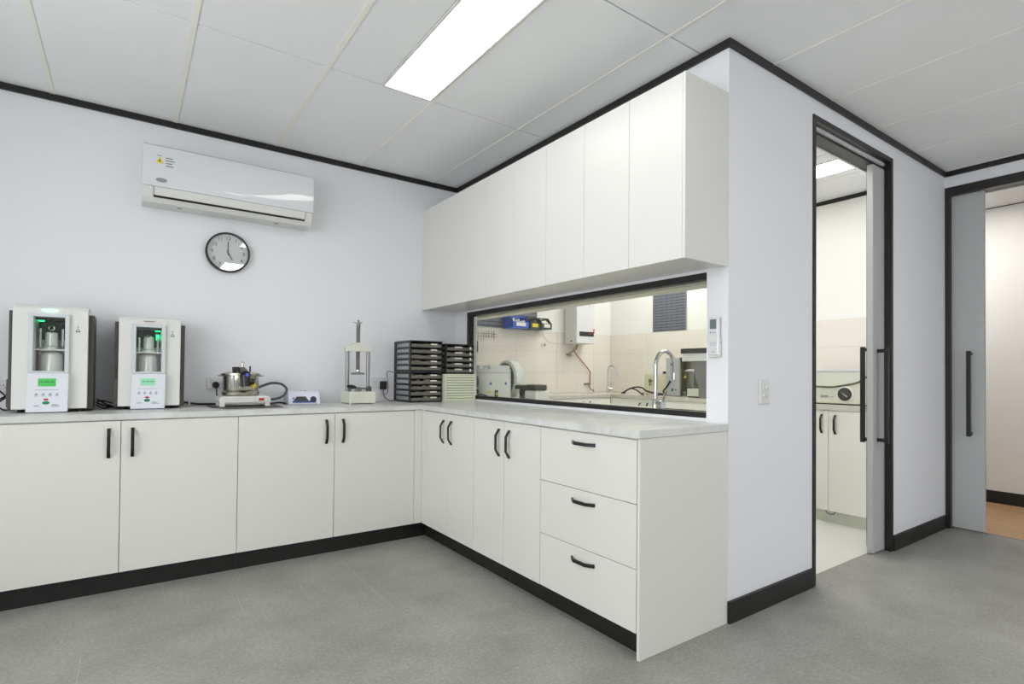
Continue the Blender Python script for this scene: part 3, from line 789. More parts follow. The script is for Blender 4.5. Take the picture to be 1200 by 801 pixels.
    bmesh.ops.scale(b2, vec=(0.034 if lit else 0.030, 1, 0.007 if lit else 0.0035), verts=b2.verts[:]); bmesh.ops.translate(b2, vec=(wm, y+0.001, zt-0.021), verts=b2.verts[:])
    obj('indicator_lamp' if lit else 'lid_slot', b2, LEDG if lit else GSTEEL, t)
    xk = wx1+0.052; zk = zt-(0.112 if lit else 0.088)
    bm = B(); prism(bm, [(xk-0.011, zk-0.016), (xk+0.011, zk-0.016), (xk, zk+0.004)], 'y', y-0.0008, y+0.002)
    cyl(bm, (xk, y-0.0008, zk+0.012), (xk, y+0.002, zk+0.012), 0.003, n=10)
    o = obj('emblem', bm, INKD, t); o['label'] = 'small dark triangle emblem'
    obj('emblem_cutout', prism(B(), [(xk-0.006, zk-0.012), (xk+0.006, zk-0.012), (xk, zk-0.001)], 'y', y-0.0014, y-0.0006), PLASTIC, o)
    for fx in (x0+0.03, x1-0.03):
        for fy in (y+0.05, yb_-0.03):
            obj('foot', cyl(B(), (fx, fy, zb+0.0002), (fx, fy, zb+0.019), 0.012), RUBBER, t)
    return t
dental_machine(-2.741, -2.440, -0.36, 1.462, 'white dental machine with glowing green lamp and green screen, at the left', True)
dental_machine(-2.309, -2.012, -0.275, 1.438, 'white dental machine with pale green screen, second from the left', False)

# cables
def cable(label, pts, r=0.0035, m=RUBBER, name='power_cable'):
    return tag(obj(name, tube(B(), pts, r, 8), m, smooth=True), label, 'cable')
zc = 0.914
cable('black power cable looping down left of the green-lit dental machine', [(-2.80, -0.03, 1.04), (-2.79, -0.06, 1.03), (-2.80, -0.09, 0.99), (-2.86, -0.12, 0.95), (-2.9, -0.16, zc+0.005)], 0.0045)
cable('second black cable looping behind the green-lit dental machine', [(-2.83, -0.04, 1.02), (-2.80, -0.075, 0.985), (-2.83, -0.10, 0.95), (-2.80, -0.12, zc+0.006), (-2.765, -0.085, zc+0.006)], 0.0045)
cable('black cable tangle lying between the two dental machines', [(-2.41, -0.05, 0.965), (-2.39, -0.08, 0.955), (-2.36, -0.12, zc+0.022), (-2.33, -0.10, zc+0.008), (-2.37, -0.06, zc+0.012), (-2.41, -0.075, zc+0.035), (-2.38, -0.12, zc+0.045), (-2.335, -0.115, zc+0.03)], 0.004)
cable('thin black cable crossing from one dental machine to the other', [(-2.41, -0.085, zc+0.02), (-2.38, -0.14, zc+0.006), (-2.36, -0.15, zc+0.006), (-2.335, -0.12, zc+0.012)], 0.004)
cable('black cable lying along the wall towards the hot plate', [(-1.98, -0.022, zc+0.024), (-1.9, -0.020, zc+0.010), (-1.82, -0.020, zc+0.008), (-1.76, -0.022, zc+0.008), (-1.70, -0.022, zc+0.008)], 0.0065)
tag(obj('cable_clip', box(B(), -1.948, -1.938, -0.03, -0.001, zc+0.001, zc+0.034, 0.002), PLASTIC), 'small white clip holding the cable at the wall', 'clip')

# wall sockets
def socket(x0, x1, z0, z1, label):
    t = thing('power_socket', label, 'socket', ((x0+x1)/2, 0, (z0+z1)/2))
    obj('faceplate', box(B(), x0, x1, -0.012, -0.0005, z0, z1, 0.003, 2), GLOSSW, t)
    w_ = x1-x0
    for k in (0.27, 0.73):
        bm = B(); xc = x0+w_*k; zc_ = (z0+z1)/2
        box(bm, xc-0.009, xc-0.006, -0.0125, -0.0118, zc_+0.0, zc_+0.009); box(bm, xc+0.006, xc+0.009, -0.0125, -0.0118, zc_+0.0, zc_+0.009)
        box(bm, xc-0.0012, xc+0.0012, -0.0125, -0.0118, zc_-0.012, zc_-0.003)
        obj('pin_slots', bm, INKD, t)
        obj('rocker_switch', box(B(), xc-0.005, xc+0.005, -0.0145, -0.0118, z1-0.022, z1-0.008, 0.001, 1), PLASTIC, t)
    return t
socket(-1.846, -1.732, 1.020, 1.092, 'white double power socket on the wall behind the steel pot')
socket(-0.742, -0.628, 1.024, 1.096, 'white double power socket between hand press and black drawers')
socket(-2.856, -2.792, 1.008, 1.078, 'white power socket at the left edge behind the cables')

# plug behind the pot
t = thing('power_plug', 'round black plug in the socket behind the pot, cord hanging', 'plug', (-1.795, -0.03, 1.045))
obj('plug_body', lathe(B(), [(0.020, -0.0130), (0.022, -0.020), (0.017, -0.045), (0.010, -0.05)], (-1.795, 0, 1.045), 'y', 24), RUBBER, t, smooth=True)
obj('cord', tube(B(), [(-1.795, -0.042, 1.038), (-1.793, -0.046, 1.01), (-1.790, -0.044, 0.975), (-1.775, -0.05, 0.955), (-1.76, -0.06, 0.975)], 0.004, 8), RUBBER, t, smooth=True)

# ------------------------------------------------------------------ hot plate, pot, mat, hose
tag(obj('heat_mat', prism(B(), [(-1.86, -0.14), (-1.46, -0.14), (-1.478, -0.47), (-1.79, -0.49), (-1.85, -0.33)], 'z', zc+0.0004, zc+0.004), DGREY), 'thin dark mat under the white hot plate', 'mat')
t = thing('hot_plate', 'flat white electric hot plate with red switch carrying the steel pot', 'hot plate', (-1.66, -0.24, zc+0.004))
bm = B()
prism(bm, [(-1.808, zc+0.030), (-1.528, zc+0.030), (-1.522, zc+0.045), (-1.530, zc+0.064), (-1.545, zc+0.069), (-1.79, zc+0.069), (-1.806, zc+0.064), (-1.814, zc+0.045)], 'y', -0.335, -0.145)
obj('housing', bm, PLASTIC, t)
obj('base_tray', box(B(), -1.79, -1.55, -0.325, -0.155, zc+0.021, zc+0.031), STEEL, t)
for fx, fy in ((-1.795, -0.32), (-1.54, -0.32), (-1.795, -0.165), (-1.54, -0.165)):
    obj('foot', box(B(), fx-0.014, fx+0.014, fy-0.014, fy+0.014, zc+0.0045, zc+0.031, 0.003), PLASTIC, t)
obj('switch_bezel', box(B(), -1.622, -1.535, -0.339, -0.334, zc+0.034, zc+0.064, 0.002), PLASTIC, t)
obj('rocker_switch', box(B(), -1.592, -1.562, -0.343, -0.338, zc+0.040, zc+0.056, 0.001, 1), RED, t)['label'] = 'red rocker switch'

pc = (-1.682, -0.24); pz = zc+0.071
t = thing('steel_pot', 'wide polished steel pressure pot with dark valve on its lid', 'pot', (pc[0], pc[1], pz))
obj('vessel', lathe(B(), [(0.100, pz), (0.107, pz+0.004), (0.110, pz+0.020), (0.100, pz+0.030), (0.103, pz+0.036), (0.103, pz+0.122), (0.118, pz+0.126), (0.118, pz+0.131)], (*pc, 0), 'z', 64), STEEL, t, smooth=True)
ld = obj('lid', lathe(B(), [(0.112, pz+0.1315), (0.112, pz+0.136), (0.085, pz+0.145), (0.03, pz+0.152), (0.0, pz+0.153)][:-1], (*pc, 0), 'z', 64), STEEL, t, smooth=True)
for s in (-1, 1):
    obj('handle', box(B(), pc[0]+s*0.116-0.012, pc[0]+s*0.116+0.012, pc[1]-0.035, pc[1]+0.035, pz+0.118, pz+0.126, 0.003), GSTEEL, t)
vx, vy = pc[0]+0.004, pc[1]-0.132
obj('valve_stem', lathe(B(), [(0.012, pz+0.150), (0.012, pz+0.165), (0.008, pz+0.170), (0.008, pz+0.205), (0.006, pz+0.210)], (pc[0]+0.004, pc[1]-0.03, 0), 'z', 20), STEEL, t, smooth=True)
bm = B()
cyl(bm, (pc[0]+0.004, pc[1]-0.02, pz+0.155), (vx, vy, pz+0.125), 0.026, 0.030, 24)
cyl(bm, (vx, vy, pz+0.128), (vx+0.004, vy-0.004, pz+0.058), 0.025, 0.027, 20)
cyl(bm, (vx+0.004, vy, pz+0.092), (vx+0.052, vy-0.008, pz+0.088), 0.021, 0.019, 20)
kv = obj('valve_knob', bm, VALVE, t, smooth=True); kv['label'] = 'dark grey valve with side knob'
obj('blue_badge', cyl(B(), (vx+0.006, vy-0.022, pz+0.128), (vx+0.0065, vy-0.030, pz+0.130), 0.011, n=20), BLUE, kv)
obj('pressure_valve', box(B(), pc[0]-0.052, pc[0]-0.014, pc[1]-0.035, pc[1]-0.01, pz+0.150, pz+0.178, 0.003), VALVE, t)
obj('lid_lever', box(B(), pc[0]+0.046, pc[0]+0.055, pc[1]-0.02, pc[1]-0.008, pz+0.148, pz+0.184, 0.002), VALVE, t)
for k in (-0.055, -0.02, -0.072):
    obj('clamp', box(B(), pc[0]+k-0.004, pc[0]+k+0.004, pc[1]-math.sqrt(0.1035**2-k*k)-0.006, pc[1]-math.sqrt(0.1035**2-k*k)+0.004, pz+0.045, pz+0.122), CHROME, t)
bm = B(); sx = pc[0]+0.062; sy = pc[1]-0.0835
lathe(bm, [(0.017, 0.002), (0.017, -0.001)], (0, 0, 0), 'y', 12)
bmesh.ops.rotate(bm, cent=(0, 0, 0), matrix=Matrix.Rotation(0.62, 3, 'Z'), verts=bm.verts[:]); bmesh.ops.translate(bm, vec=(sx, sy-0.001, pz+0.062), verts=bm.verts[:])
obj('yellow_sticker', bm, YELLOW, t)
cable('thick grey hose looping from the pot down to the hot plate', [(-1.580, -0.235, pz+0.045), (-1.545, -0.22, pz+0.060), (-1.49, -0.20, pz+0.075), (-1.43, -0.19, pz+0.068), (-1.396, -0.19, pz+0.035), (-1.41, -0.19, pz-0.005), (-1.46, -0.20, pz-0.028), (-1.520, -0.21, pz-0.032)], 0.0082, HOSE, 'hose')
cable('black cord lying between hot plate and the small white box', [(-1.52, -0.12, zc+0.007), (-1.46, -0.11, zc+0.009), (-1.42, -0.11, zc+0.012), (-1.385, -0.12, zc+0.006)], 0.006)

# small white unit with printed front
t = thing('wax_heater', 'small white plastic box with blue printed control front', 'appliance', (-1.28, -0.13, zc))
bm = B()
prism(bm, [(-0.20, zc+0.001), (-0.20, zc+0.018), (-0.185, zc+0.078), (-0.165, zc+0.090), (-0.06, zc+0.090), (-0.05, zc+0.08), (-0.05, zc+0.001)], 'x', -1.384, -1.176)
bmesh.ops.bevel(bm, geom=bm.edges[:], offset=0.004, segments=2, affect='EDGES')
obj('casing', bm, mat('cool_white_plastic', (222, 222, 236), 0.35), t)
def slant(xa, xb, za, zb_, off): # quad on the slanted front
    f = lambda z: -0.20+(z-0.018)/0.06*0.015-off
    b2 = B(); q = [(xa, za), (xb, za), (xb, zb_), (xa, zb_)]
    v = [b2.verts.new((x, f(z), zc+z)) for x, z in q]; v2 = [b2.verts.new((x, f(z)+0.003, zc+z)) for x, z in q]
    b2.faces.new(v); b2.faces.new(v2[::-1])
    for i in range(4): b2.faces.new((v[i], v2[i], v2[(i+1) % 4], v[(i+1) % 4]))
    return b2
def slantpoly(q, off):
    f = lambda z: -0.20+(z-0.018)/0.06*0.015-off
    b2 = B(); v = [b2.verts.new((x, f(z), zc+z)) for x, z in q]; v2 = [b2.verts.new((x, f(z)+0.003, zc+z)) for x, z in q]
    b2.faces.new(v); b2.faces.new(v2[::-1]); n = len(q)
    for i in range(n): b2.faces.new((v[i], v2[i], v2[(i+1) % n], v[(i+1) % n]))
    return b2
obj('printed_front', slant(-1.358, -1.205, 0.012, 0.026, 0.0006), BLUED, t)
obj('control_window', slantpoly([(-1.352, 0.026), (-1.255, 0.026), (-1.272, 0.054), (-1.332, 0.054)], 0.0008), DGREY, t)
obj('round_display', slantpoly([(-1.222+0.021*math.cos(a*PI/8), 0.034+0.021*math.sin(a*PI/8)) for a in range(16)], 0.001), mat('dark_blue_print', (30, 44, 74), 0.3), t)
obj('blue_mark', slant(-1.358, -1.346, 0.036, 0.048, 0.0008), BLUE, t)
obj('vent_slot', box(B(), -1.268, -1.256, -0.14, -0.13, zc+0.0895, zc+0.092), DGREY, t)
obj('vent_slot', box(B(), -1.290, -1.283, -0.14, -0.13, zc+0.0895, zc+0.092), INK, t)

# ------------------------------------------------------------------ hand press
bx0, bx1, by0, by1 = -1.022, -0.826, -0.34, -0.14
mx_, my_ = (bx0+bx1)/2, -0.235
t = thing('hand_press', 'cream enamelled hand screw press with two steel columns', 'press', (mx_, my_, zc))
bm = B(); box(bm, bx0+0.004, bx1-0.004, by0, by1, zc+0.006, zc+0.088, 0.006)
for fx in (bx0+0.015, bx1-0.015):
    for fy in (by0+0.015, by1-0.015): cyl(bm, (fx, fy, zc+0.0005), (fx, fy, zc+0.012), 0.01)
obj('base', bm, CREAM, t)
colx = (-1.003, -0.853)
for x in colx:
    obj('column', cyl(B(), (x, my_, zc+0.088), (x, my_, 1.300), 0.0135, n=24), GSTEEL, t, smooth=True)
obj('crossbeam', prism(B(), [(x+0.013, z) for x, z in [(-1.032, 1.284), (-0.848, 1.284), (-0.846, 1.312), (-0.852, 1.318), (-0.912, 1.340), (-0.930, 1.346), (-0.953, 1.346), (-0.970, 1.340), (-1.030, 1.318), (-1.036, 1.312)]], 'y', my_-0.03, my_+0.03), CREAM, t)
bm = B(); prof = []
z = 1.150
while z < 1.46:
    prof += [(0.0125, z), (0.0155, z+0.004)]; z += 0.008
lathe(bm, prof, (-0.928, my_, 0), 'z', 20); obj('screw', bm, GSTEEL, t)
obj('screw_collar', lathe(B(), [(0.009, 1.135), (0.016, 1.140), (0.016, 1.152), (0.010, 1.155)], (-0.928, my_, 0), 'z', 20), CHROME, t, smooth=True)
bm = B(); lathe(bm, [(0.044, 1.120), (0.046, 1.123), (0.046, 1.132), (0.016, 1.136)], (-0.928, my_, 0), 'z', 32)
obj('press_plate', bm, GSTEEL, t, smooth=True)
bm = B(); lathe(bm, [(0.013, 1.458), (0.015, 1.462), (0.015, 1.480), (0.008, 1.484), (0.006, 1.500), (0.009, 1.503), (0.007, 1.508)], (-0.928, my_, 0), 'z', 20)
for a in (0.4, 0.4+2*PI/3, 0.4+4*PI/3):
    cyl(bm, (-0.928, my_, 1.485), (-0.928+0.036*math.cos(a), my_+0.036*math.sin(a), 1.492), 0.0032)
obj('star_handle', bm, GSTEEL, t, smooth=True)
obj('lower_plate', lathe(B(), [(0.045, zc+0.088), (0.045, zc+0.104), (0.038, zc+0.108)], (-0.945, my_, 0), 'z', 28), GSTEEL, t)
bm = B(); cyl(bm, (-0.85, my_-0.03, zc+0.100), (-0.985, my_-0.10, zc+0.118), 0.006, 0.005)
obj('pump_lever', bm, GSTEEL, t)
bm = B(); bmesh.ops.create_uvsphere(bm, u_segments=20, v_segments=12, radius=1.0)
bmesh.ops.scale(bm, vec=(0.034, 0.015, 0.014), verts=bm.verts[:]); bmesh.ops.rotate(bm, cent=(0, 0, 0), matrix=Matrix.Rotation(0.12, 3, 'Y'), verts=bm.verts[:])
bmesh.ops.translate(bm, vec=(-1.008, my_-0.105, zc+0.122), verts=bm.verts[:])
obj('lever_grip', bm, RUBBER, t, smooth=True)
bm = B(); cyl(bm, (-0.872, my_-0.075, zc+0.086), (-0.872, my_-0.075, zc+0.118), 0.017); cyl(bm, (-0.872, my_-0.075, zc+0.118), (-0.872, my_-0.075, zc+0.126), 0.01)
obj('release_knob', bm, BROWNG, t, smooth=True)

# adapter with cord
t = thing('power_adapter', 'black power adapter plugged in left of the black drawers', 'adapter', (-0.655, -0.03, 1.03))
obj('body', box(B(), -0.676, -0.634, -0.055, -0.0128, 1.005, 1.068, 0.004), RUBBER, t)
obj('cord', tube(B(), [(-0.655, -0.035, 1.006), (-0.655, -0.04, 0.975), (-0.645, -0.05, 0.945), (-0.62, -0.07, zc+0.008), (-0.595, -0.09, zc+0.006)], 0.0032, 8), RUBBER, t, smooth=True)
cable('thin black cord running up from the adapter behind the drawers', [(-0.648, -0.06, 0.965), (-0.625, -0.05, 0.99), (-0.622, -0.04, 1.07), (-0.628, -0.035, 1.13), (-0.61, -0.035, 1.145), (-0.58, -0.05, 1.14)], 0.0026)

# ------------------------------------------------------------------ drawer towers
def drawer_tower(x0, x1, y0, y1, z0, z1, n, label, group, wide=False):
    t = thing('drawer_tower', label, 'drawers', ((x0+x1)/2, (y0+y1)/2, z0), group)
    e = 0.009; bm = B()
    box(bm, x0, x1, y0+0.004, y1, z0+0.0005, z0+e); box(bm, x0, x1, y0+0.004, y1, z1-e, z1)
    box(bm, x1-e, x1, y0+0.004, y1, z0+e, z1-e); box(bm, x0+e, x1-e, y1-0.005, y1, z0+e, z1-e)
    # left side is an open grille of posts and rails
    box(bm, x0, x0+e, y0+0.004, y0+0.028, z0+e, z1-e); box(bm, x0, x0+e, y1-0.028, y1, z0+e, z1-e)
    hs = (z1-z0-2*e)/n
    for k in range(n+1):
        zz = z0+e+k*hs
        box(bm, x0, x0+e, y0+0.028, y1-0.028, max(z0+e, zz-0.007), min(z1-e, zz+0.007))
        if 0 < k < n: box(bm, x0+e, x1-e, y0+0.010, y0+0.016, zz-0.003, zz+0.003)
    obj('frame', bm, SMOKE, t)
    for k in range(n):
        a = z0+e+k*hs+0.004; b = a+hs-0.008
        d = B()
        box(d, x0+e+0.001, x1-e-0.001, y0+0.002, y1-0.008, a, a+0.003)
        box(d, x0+e+0.001, x1-e-0.001, y0, y0+0.004, a, a+(b-a)*0.52)
        box(d, x0+e+0.001, x1-e-0.001, y0-0.004, y0+0.004, a+(b-a)*0.50, a+(b-a)*0.64)
        dr = obj('drawer', d, TRAY, t)
        obj('side_wall', box(B(), x0+e+0.001, x0+e+0.003, y0+0.008, y1-0.01, a, a+(b-a)*0.85), mat_side, dr)
        c = B()                                          # bits stored in the tray
        random.seed(int(x0*1000)*7+k+int(z0*100))
        for q in range(14):
            xa = x0+0.02+random.random()*(x1-x0-0.07); ya = y0+0.012+random.random()*0.10
            box(c, xa, xa+0.012+random.random()*0.030, ya, ya+0.02, a+0.003, a+0.006+random.random()*(b-a)*0.78)
        obj('tray_contents', c, TRAYC if not wide else GSTEEL, dr)
        lx0 = x0+(x1-x0)*(0.62 if not wide else 0.30); lx1 = lx0+(x1-x0)*(0.20 if not wide else 0.26)
        obj('label_card', box(B(), lx0, lx1, y0-0.0052, y0-0.0038, a+(b-a)*0.52, a+(b-a)*0.80), PAPER, dr)
        if wide: obj('pull', box(B(), x1-0.045, x1-0.032, y0-0.010, y0-0.003, a+(b-a)*0.2, a+(b-a)*0.85, 0.001, 1), PLASTIC, dr)
    return t
mat_side = mat('grey_tray_side', (168, 171, 174), 0.4)
dx0, dx1, dy0, dy1 = -0.556, -0.290, -0.305, 0.0
drawer_tower(dx0, dx1, dy0, -0.004, zc, 1.144, 5, 'black five-drawer tower standing on the worktop, lower of the stack', 'black drawer towers')
drawer_tower(dx0, dx1, dy0, -0.004, 1.1445, 1.378, 5, 'black five-drawer tower stacked on top, nearest the adapter', 'black drawer towers')
drawer_tower(-0.272, -0.020, -0.330, -0.06, 1.129, 1.362, 5, 'black five-drawer tower standing on the pale green drawers by the window', 'black drawer towers', wide=True)
t = thing('drawer_tower', 'pale green tower of flat drawers under the black one by the window', 'drawers', (-0.14, -0.2, zc))
gx0, gx1, gy0 = -0.280, -0.014, -0.345
bm = B(); box(bm, gx0, gx0+0.008, gy0, -0.05, zc+0.0005, 1.1285); box(bm, gx1-0.008, gx1, gy0, -0.05, zc+0.0005, 1.1285)
box(bm, gx0+0.008, gx1-0.008, gy0, -0.05, 1.1205, 1.1285); box(bm, gx0+0.008, gx1-0.008, gy0, -0.05, zc+0.0005, zc+0.007); box(bm, gx0+0.008, gx1-0.008, -0.055, -0.05, zc+0.007, 1.1205)
obj('frame', bm, LGREEN, t)
n = 10; hs = (1.1205-zc-0.007)/n
for k in range(n):
    a = zc+0.007+k*hs
    bm = B(); prism(bm, [(gy0+0.004, a+0.0035), (gy0-0.003, a+0.006), (gy0-0.003, a+hs-0.0015), (gy0+0.004, a+hs-0.0015)], 'x', gx0+0.009, gx1-0.009)
    box(bm, gx0+0.009, gx1-0.009, gy0+0.004, -0.06, a+0.0015, a+0.004)
    obj('drawer', bm, LGREEN, t)
obj('drawer_well', box(B(), gx0+0.0085, gx1-0.0085, gy0+0.012, gy0+0.014, zc+0.007, 1.1205), BROWNG, t)

# ------------------------------------------------------------------ remote control and switch plate
t = thing('remote_control', 'white air conditioner remote in a wall holder right of the window', 'remote', (0, -2.493, 1.22))
obj('holder', box(B(), -0.016, -0.0005, -2.524, -2.462, 1.222, 1.30, 0.003), PLASTIC, t)
bd = obj('body', box(B(), -0.026, -0.005, -2.520, -2.466, 1.232, 1.410, 0.005), GLOSSW, t)
obj('screen', box(B(), -0.0268, -0.0255, -2.510, -2.476, 1.355, 1.400), LCDGREY, bd)
bm = B()
for k in range(3): cyl(bm, (-0.0256, -2.480-k*0.012, 1.338), (-0.0272, -2.480-k*0.012, 1.338), 0.0035 if k == 0 else 0.0025, n=12)
obj('blue_button', bm, BLUE, bd)
bm = B(); cyl(bm, (-0.0256, -2.493, 1.312), (-0.0275, -2.493, 1.312), 0.014, n=24); obj('round_pad', bm, PLASTIC, bd)
bm = B()
for r in range(2):
    for k in range(3): box(bm, -0.0268, -0.0256, -2.482-k*0.011-0.003, -2.482-k*0.011+0.003, 1.286-r*0.009, 1.289-r*0.009)
box(bm, -0.0268, -0.0256, -2.501, -2.485, 1.246, 1.249)
obj('printed_lettering', bm, INK, bd)['kind'] = 'stuff'
obj('side_button', box(B(), -0.017, -0.012, -2.5265, -2.5235, 1.288, 1.292), INKD, t)

t = thing('switch_plate', 'white wall plate with four round buttons on the grey wall by the doorway', 'switch', (0.292, -L, 1.06))
obj('plate', box(B(), 0.252, 0.333, -L-0.012, -L-0.0005, 1.0, 1.12, 0.003), PLASTIC, t)
for xk in (0.279, 0.306):
    for zk in (1.078, 1.040):
        obj('button', lathe(B(), [(0.0085, 0.0), (0.0085, -0.004), (0.006, -0.006)], (xk, -L-0.0118, zk), 'y', 16), GLOSSW, t, smooth=True)

# ------------------------------------------------------------------ wet room: base cabinets and benches
def wet_unit_right(y0, y1, label):
    t = thing('base_cabinet', label, 'cabinet', (2.5, (y0+y1)/2, 0), 'cream cabinets in the wet room')
    obj('body', box(B(), 2.219, X1-0.025, y0+0.0005, y1-0.0005, 0.1, 0.875), CABWET, t)
    obj('kickboard', box(B(), 2.235, 2.25, y0+0.0005, y1-0.0005, 0.0015, 0.1), CREAM, t)
    ym = (y0+y1)/2
    for a, b, hy in ((y0, ym, ym-0.05), (ym, y1, ym+0.05)):
        d = obj('door', box(B(), 2.2, 2.218, a+g, b-g, 0.095, 0.872, 0.0008, 1), CABWET, t)
        bow_handle(d, 2.2, 0.766, hy, axis='x')
wet_unit_right(-2.418, -1.567, 'cream two-door cabinet seen through the doorway under the steam unit')
wet_unit_right(-1.567, -0.62, 'cream two-door cabinet in the wet room under the grey-fronted machines')
wet_unit_right(-0.62, 0.345, 'cream two-door cabinet in the wet room nearest its far corner')
def wet_unit_back(x0, x1, label):
    t = thing('base_cabinet', label, 'cabinet', ((x0+x1)/2, 0.6, 0), 'cream cabinets in the wet room')
    obj('body', box(B(), x0+0.0005, x1-0.0005, 0.369, YB-0.012, 0.1, 0.875), CABWET, t)
    obj('kickboard', box(B(), x0+0.0005, x1-0.0005, 0.385, 0.40, 0.0015, 0.1), CREAM, t)
    xm = (x0+x1)/2
    for a, b, hx in ((x0, xm, xm-0.05), (xm, x1, xm+0.05)):
        d = obj('door', box(B(), a+g, b-g, 0.35, 0.368, 0.095, 0.872, 0.0008, 1), CABWET, t)
        bow_handle(d, 0.35, 0.766, hx)
wet_unit_back(0.72, 1.46, 'cream two-door cabinet at the wet room back wall, left of the heater')
wet_unit_back(1.46, 2.199, 'cream two-door cabinet at the wet room back wall, below the water heater')
bm = B()
prism(bm, [(0.72, 0.34), (2.19, 0.34), (2.19, -L+WT+0.002), (X1-0.024, -L+WT+0.002), (X1-0.024, YB-0.012), (0.72, YB-0.012)], 'z', 0.8755, 0.914)
tag(obj('worktop', bm, TOPWET), 'beige laminate worktop along the far walls of the wet room', 'worktop')
tag(obj('splash_strip', box(B(), 0.73, X1-0.03, YB-0.020, YB-0.012, 0.9145, 0.922), PLASTIC), 'thin pale sealing strip where bench meets the tiled back wall', 'sealant')

# bench under the window with an inset sink
sx0, sx1, sy0, sy1 = 0.36, 0.66, -2.12, -1.62
bm = B()
box(bm, 0.102, sx0, -2.40, YB-0.012, 0.8755, 0.914); box(bm, sx1, 0.715, -2.40, YB-0.012, 0.8755, 0.914)
box(bm, sx0, sx1, sy1, YB-0.012, 0.8755, 0.914); box(bm, sx0, sx1, -2.40, sy0, 0.8755, 0.914)
tag(obj('worktop', bm, TOPWET), 'beige laminate bench directly behind the window with the sink', 'worktop')
t = thing('sink', 'steel sink set in the bench behind the window', 'sink', (0.51, -1.87, 0.72))
bm = B(); e = 0.002
box(bm, sx0+e, sx0+0.006, sy0+e, sy1-e, 0.72, 0.916); box(bm, sx1-0.006, sx1-e, sy0+e, sy1-e, 0.72, 0.916)
box(bm, sx0+0.006, sx1-0.006, sy0+e, sy0+0.006, 0.72, 0.916); box(bm, sx0+0.006, sx1-0.006, sy1-0.006, sy1-e, 0.72, 0.916)
box(bm, sx0+e, sx1-e, sy0+e, sy1-e, 0.716, 0.72); obj('basin', bm, STEEL, t)
bm = B()
box(bm, sx0-0.012, sx0+0.003, sy0-0.012, sy1+0.012, 0.9145, 0.917); box(bm, sx1-0.003, sx1+0.012, sy0-0.012, sy1+0.012, 0.9145, 0.917)
box(bm, sx0+0.003, sx1-0.003, sy0-0.012, sy0+0.003, 0.9145, 0.917); box(bm, sx0+0.003, sx1-0.003, sy1-0.003, sy1+0.012, 0.9145, 0.917)
obj('rim', bm, STEEL, t)
t = thing('base_cabinet', 'cream cabinets carrying the sink bench behind the window', 'cabinet', (0.4, -0.7, 0))
bm = B(); box(bm, 0.102, 0.70, -2.40, YB-0.012, 0.1, 0.70); box(bm, 0.102, 0.33, -2.40, YB-0.012, 0.70, 0.875); box(bm, 0.68, 0.70, -2.40, YB-0.012, 0.70, 0.875)
obj('body', bm, CABWET, t)
obj('kickboard', box(B(), 0.65, 0.665, -2.40, 0.34, 0.0015, 0.1), CREAM, t)
for k in range(6):
    y = -2.40+k*0.456
    d = obj('door', box(B(), 0.701, 0.719, y+g, y+0.456-g, 0.1, 0.872), CABWET, t)

# big gooseneck tap
def gooseneck(name, label, base, h, reach, r, dirv=(1, 0), lever=(0, -1)):
    bx, by, bz = base; dx, dy = dirv
    t = thing(name, label, 'tap', base)
    obj('body', lathe(B(), [(r*1.9, bz), (r*1.9, bz+0.008), (r*1.7, bz+0.010), (r*1.7, bz+0.07), (r*1.2, bz+0.078)], (bx, by, 0), 'z', 28), CHROME, t, smooth=True)
    pts = [(bx, by, bz+0.07), (bx, by, bz+0.15), (bx, by, bz+h-reach/2-0.02)]
    for k in range(0, 9):
        a = PI-k*PI/8
        pts.append((bx+dx*(reach/2+reach/2*math.cos(a)), by+dy*(reach/2+reach/2*math.cos(a)), bz+h-reach/2+reach/2*math.sin(a)))
    pts.append((bx+dx*(reach+0.004), by+dy*(reach+0.004), bz+h-reach/2-0.045))
    obj('spout', tube(B(), pts, r, 14), CHROME, t, smooth=True)
    e = (bx+dx*(reach+0.004), by+dy*(reach+0.004), bz+h-reach/2-0.045)
    obj('spray_head', cyl(B(), e, (e[0], e[1], e[2]-0.04), r*1.25, r*1.35, 20), CHROME, t, smooth=True)
    lx, ly = lever
    bm = B(); cyl(bm, (bx+lx*r*1.4, by+ly*r*1.4, bz+0.045), (bx+lx*(r*1.7+0.035), by+ly*(r*1.7+0.035), bz+0.045), r*1.9, n=24)
    c = (bx+lx*(r*1.7+0.028), by+ly*(r*1.7+0.028))
    cyl(bm, (c[0], c[1], bz+0.06), (c[0]+lx*0.03, c[1]+ly*0.03, bz+0.135), 0.006, 0.005, 12)
    obj('lever', bm, CHROME, t, smooth=True)
    return t
gooseneck('kitchen_tap', 'large chrome gooseneck tap standing at the sink behind the window', (0.325, -1.862, 0.9145), 0.365, 0.17, 0.0125)
gooseneck('kitchen_tap', 'small chrome gooseneck tap in the far corner of the wet room', (2.55, 0.74, 0.9145), 0.33, 0.10, 0.010, (0.3, -0.95), (0.8, -0.6))

# overhead cupboard on the wet room side above the window (its underside shows through the glass)
t = thing('overhead_cabinet', 'cream underside of the wall cupboard inside the wet room above the window', 'cabinet', (0.25, -1.1, 1.645))
obj('body', box(B(), 0.102, 0.30, -2.40, 0.90, 1.645, 2.45), CABWET, t)
obj('light_shelf', box(B(), 0.3005, 0.425, -2.40, 0.90, 1.634, 1.66), CREAM, t)
for k in range(7):
    y = -2.40+k*0.4714
    obj('door', box(B(), 0.407, 0.425, y+g, y+0.4714-g, 1.6605, 2.45), CABWET, t)
obj('upper_body', box(B(), 0.3005, 0.4065, -2.40, 0.90, 1.6605, 2.45), CABWET, t)

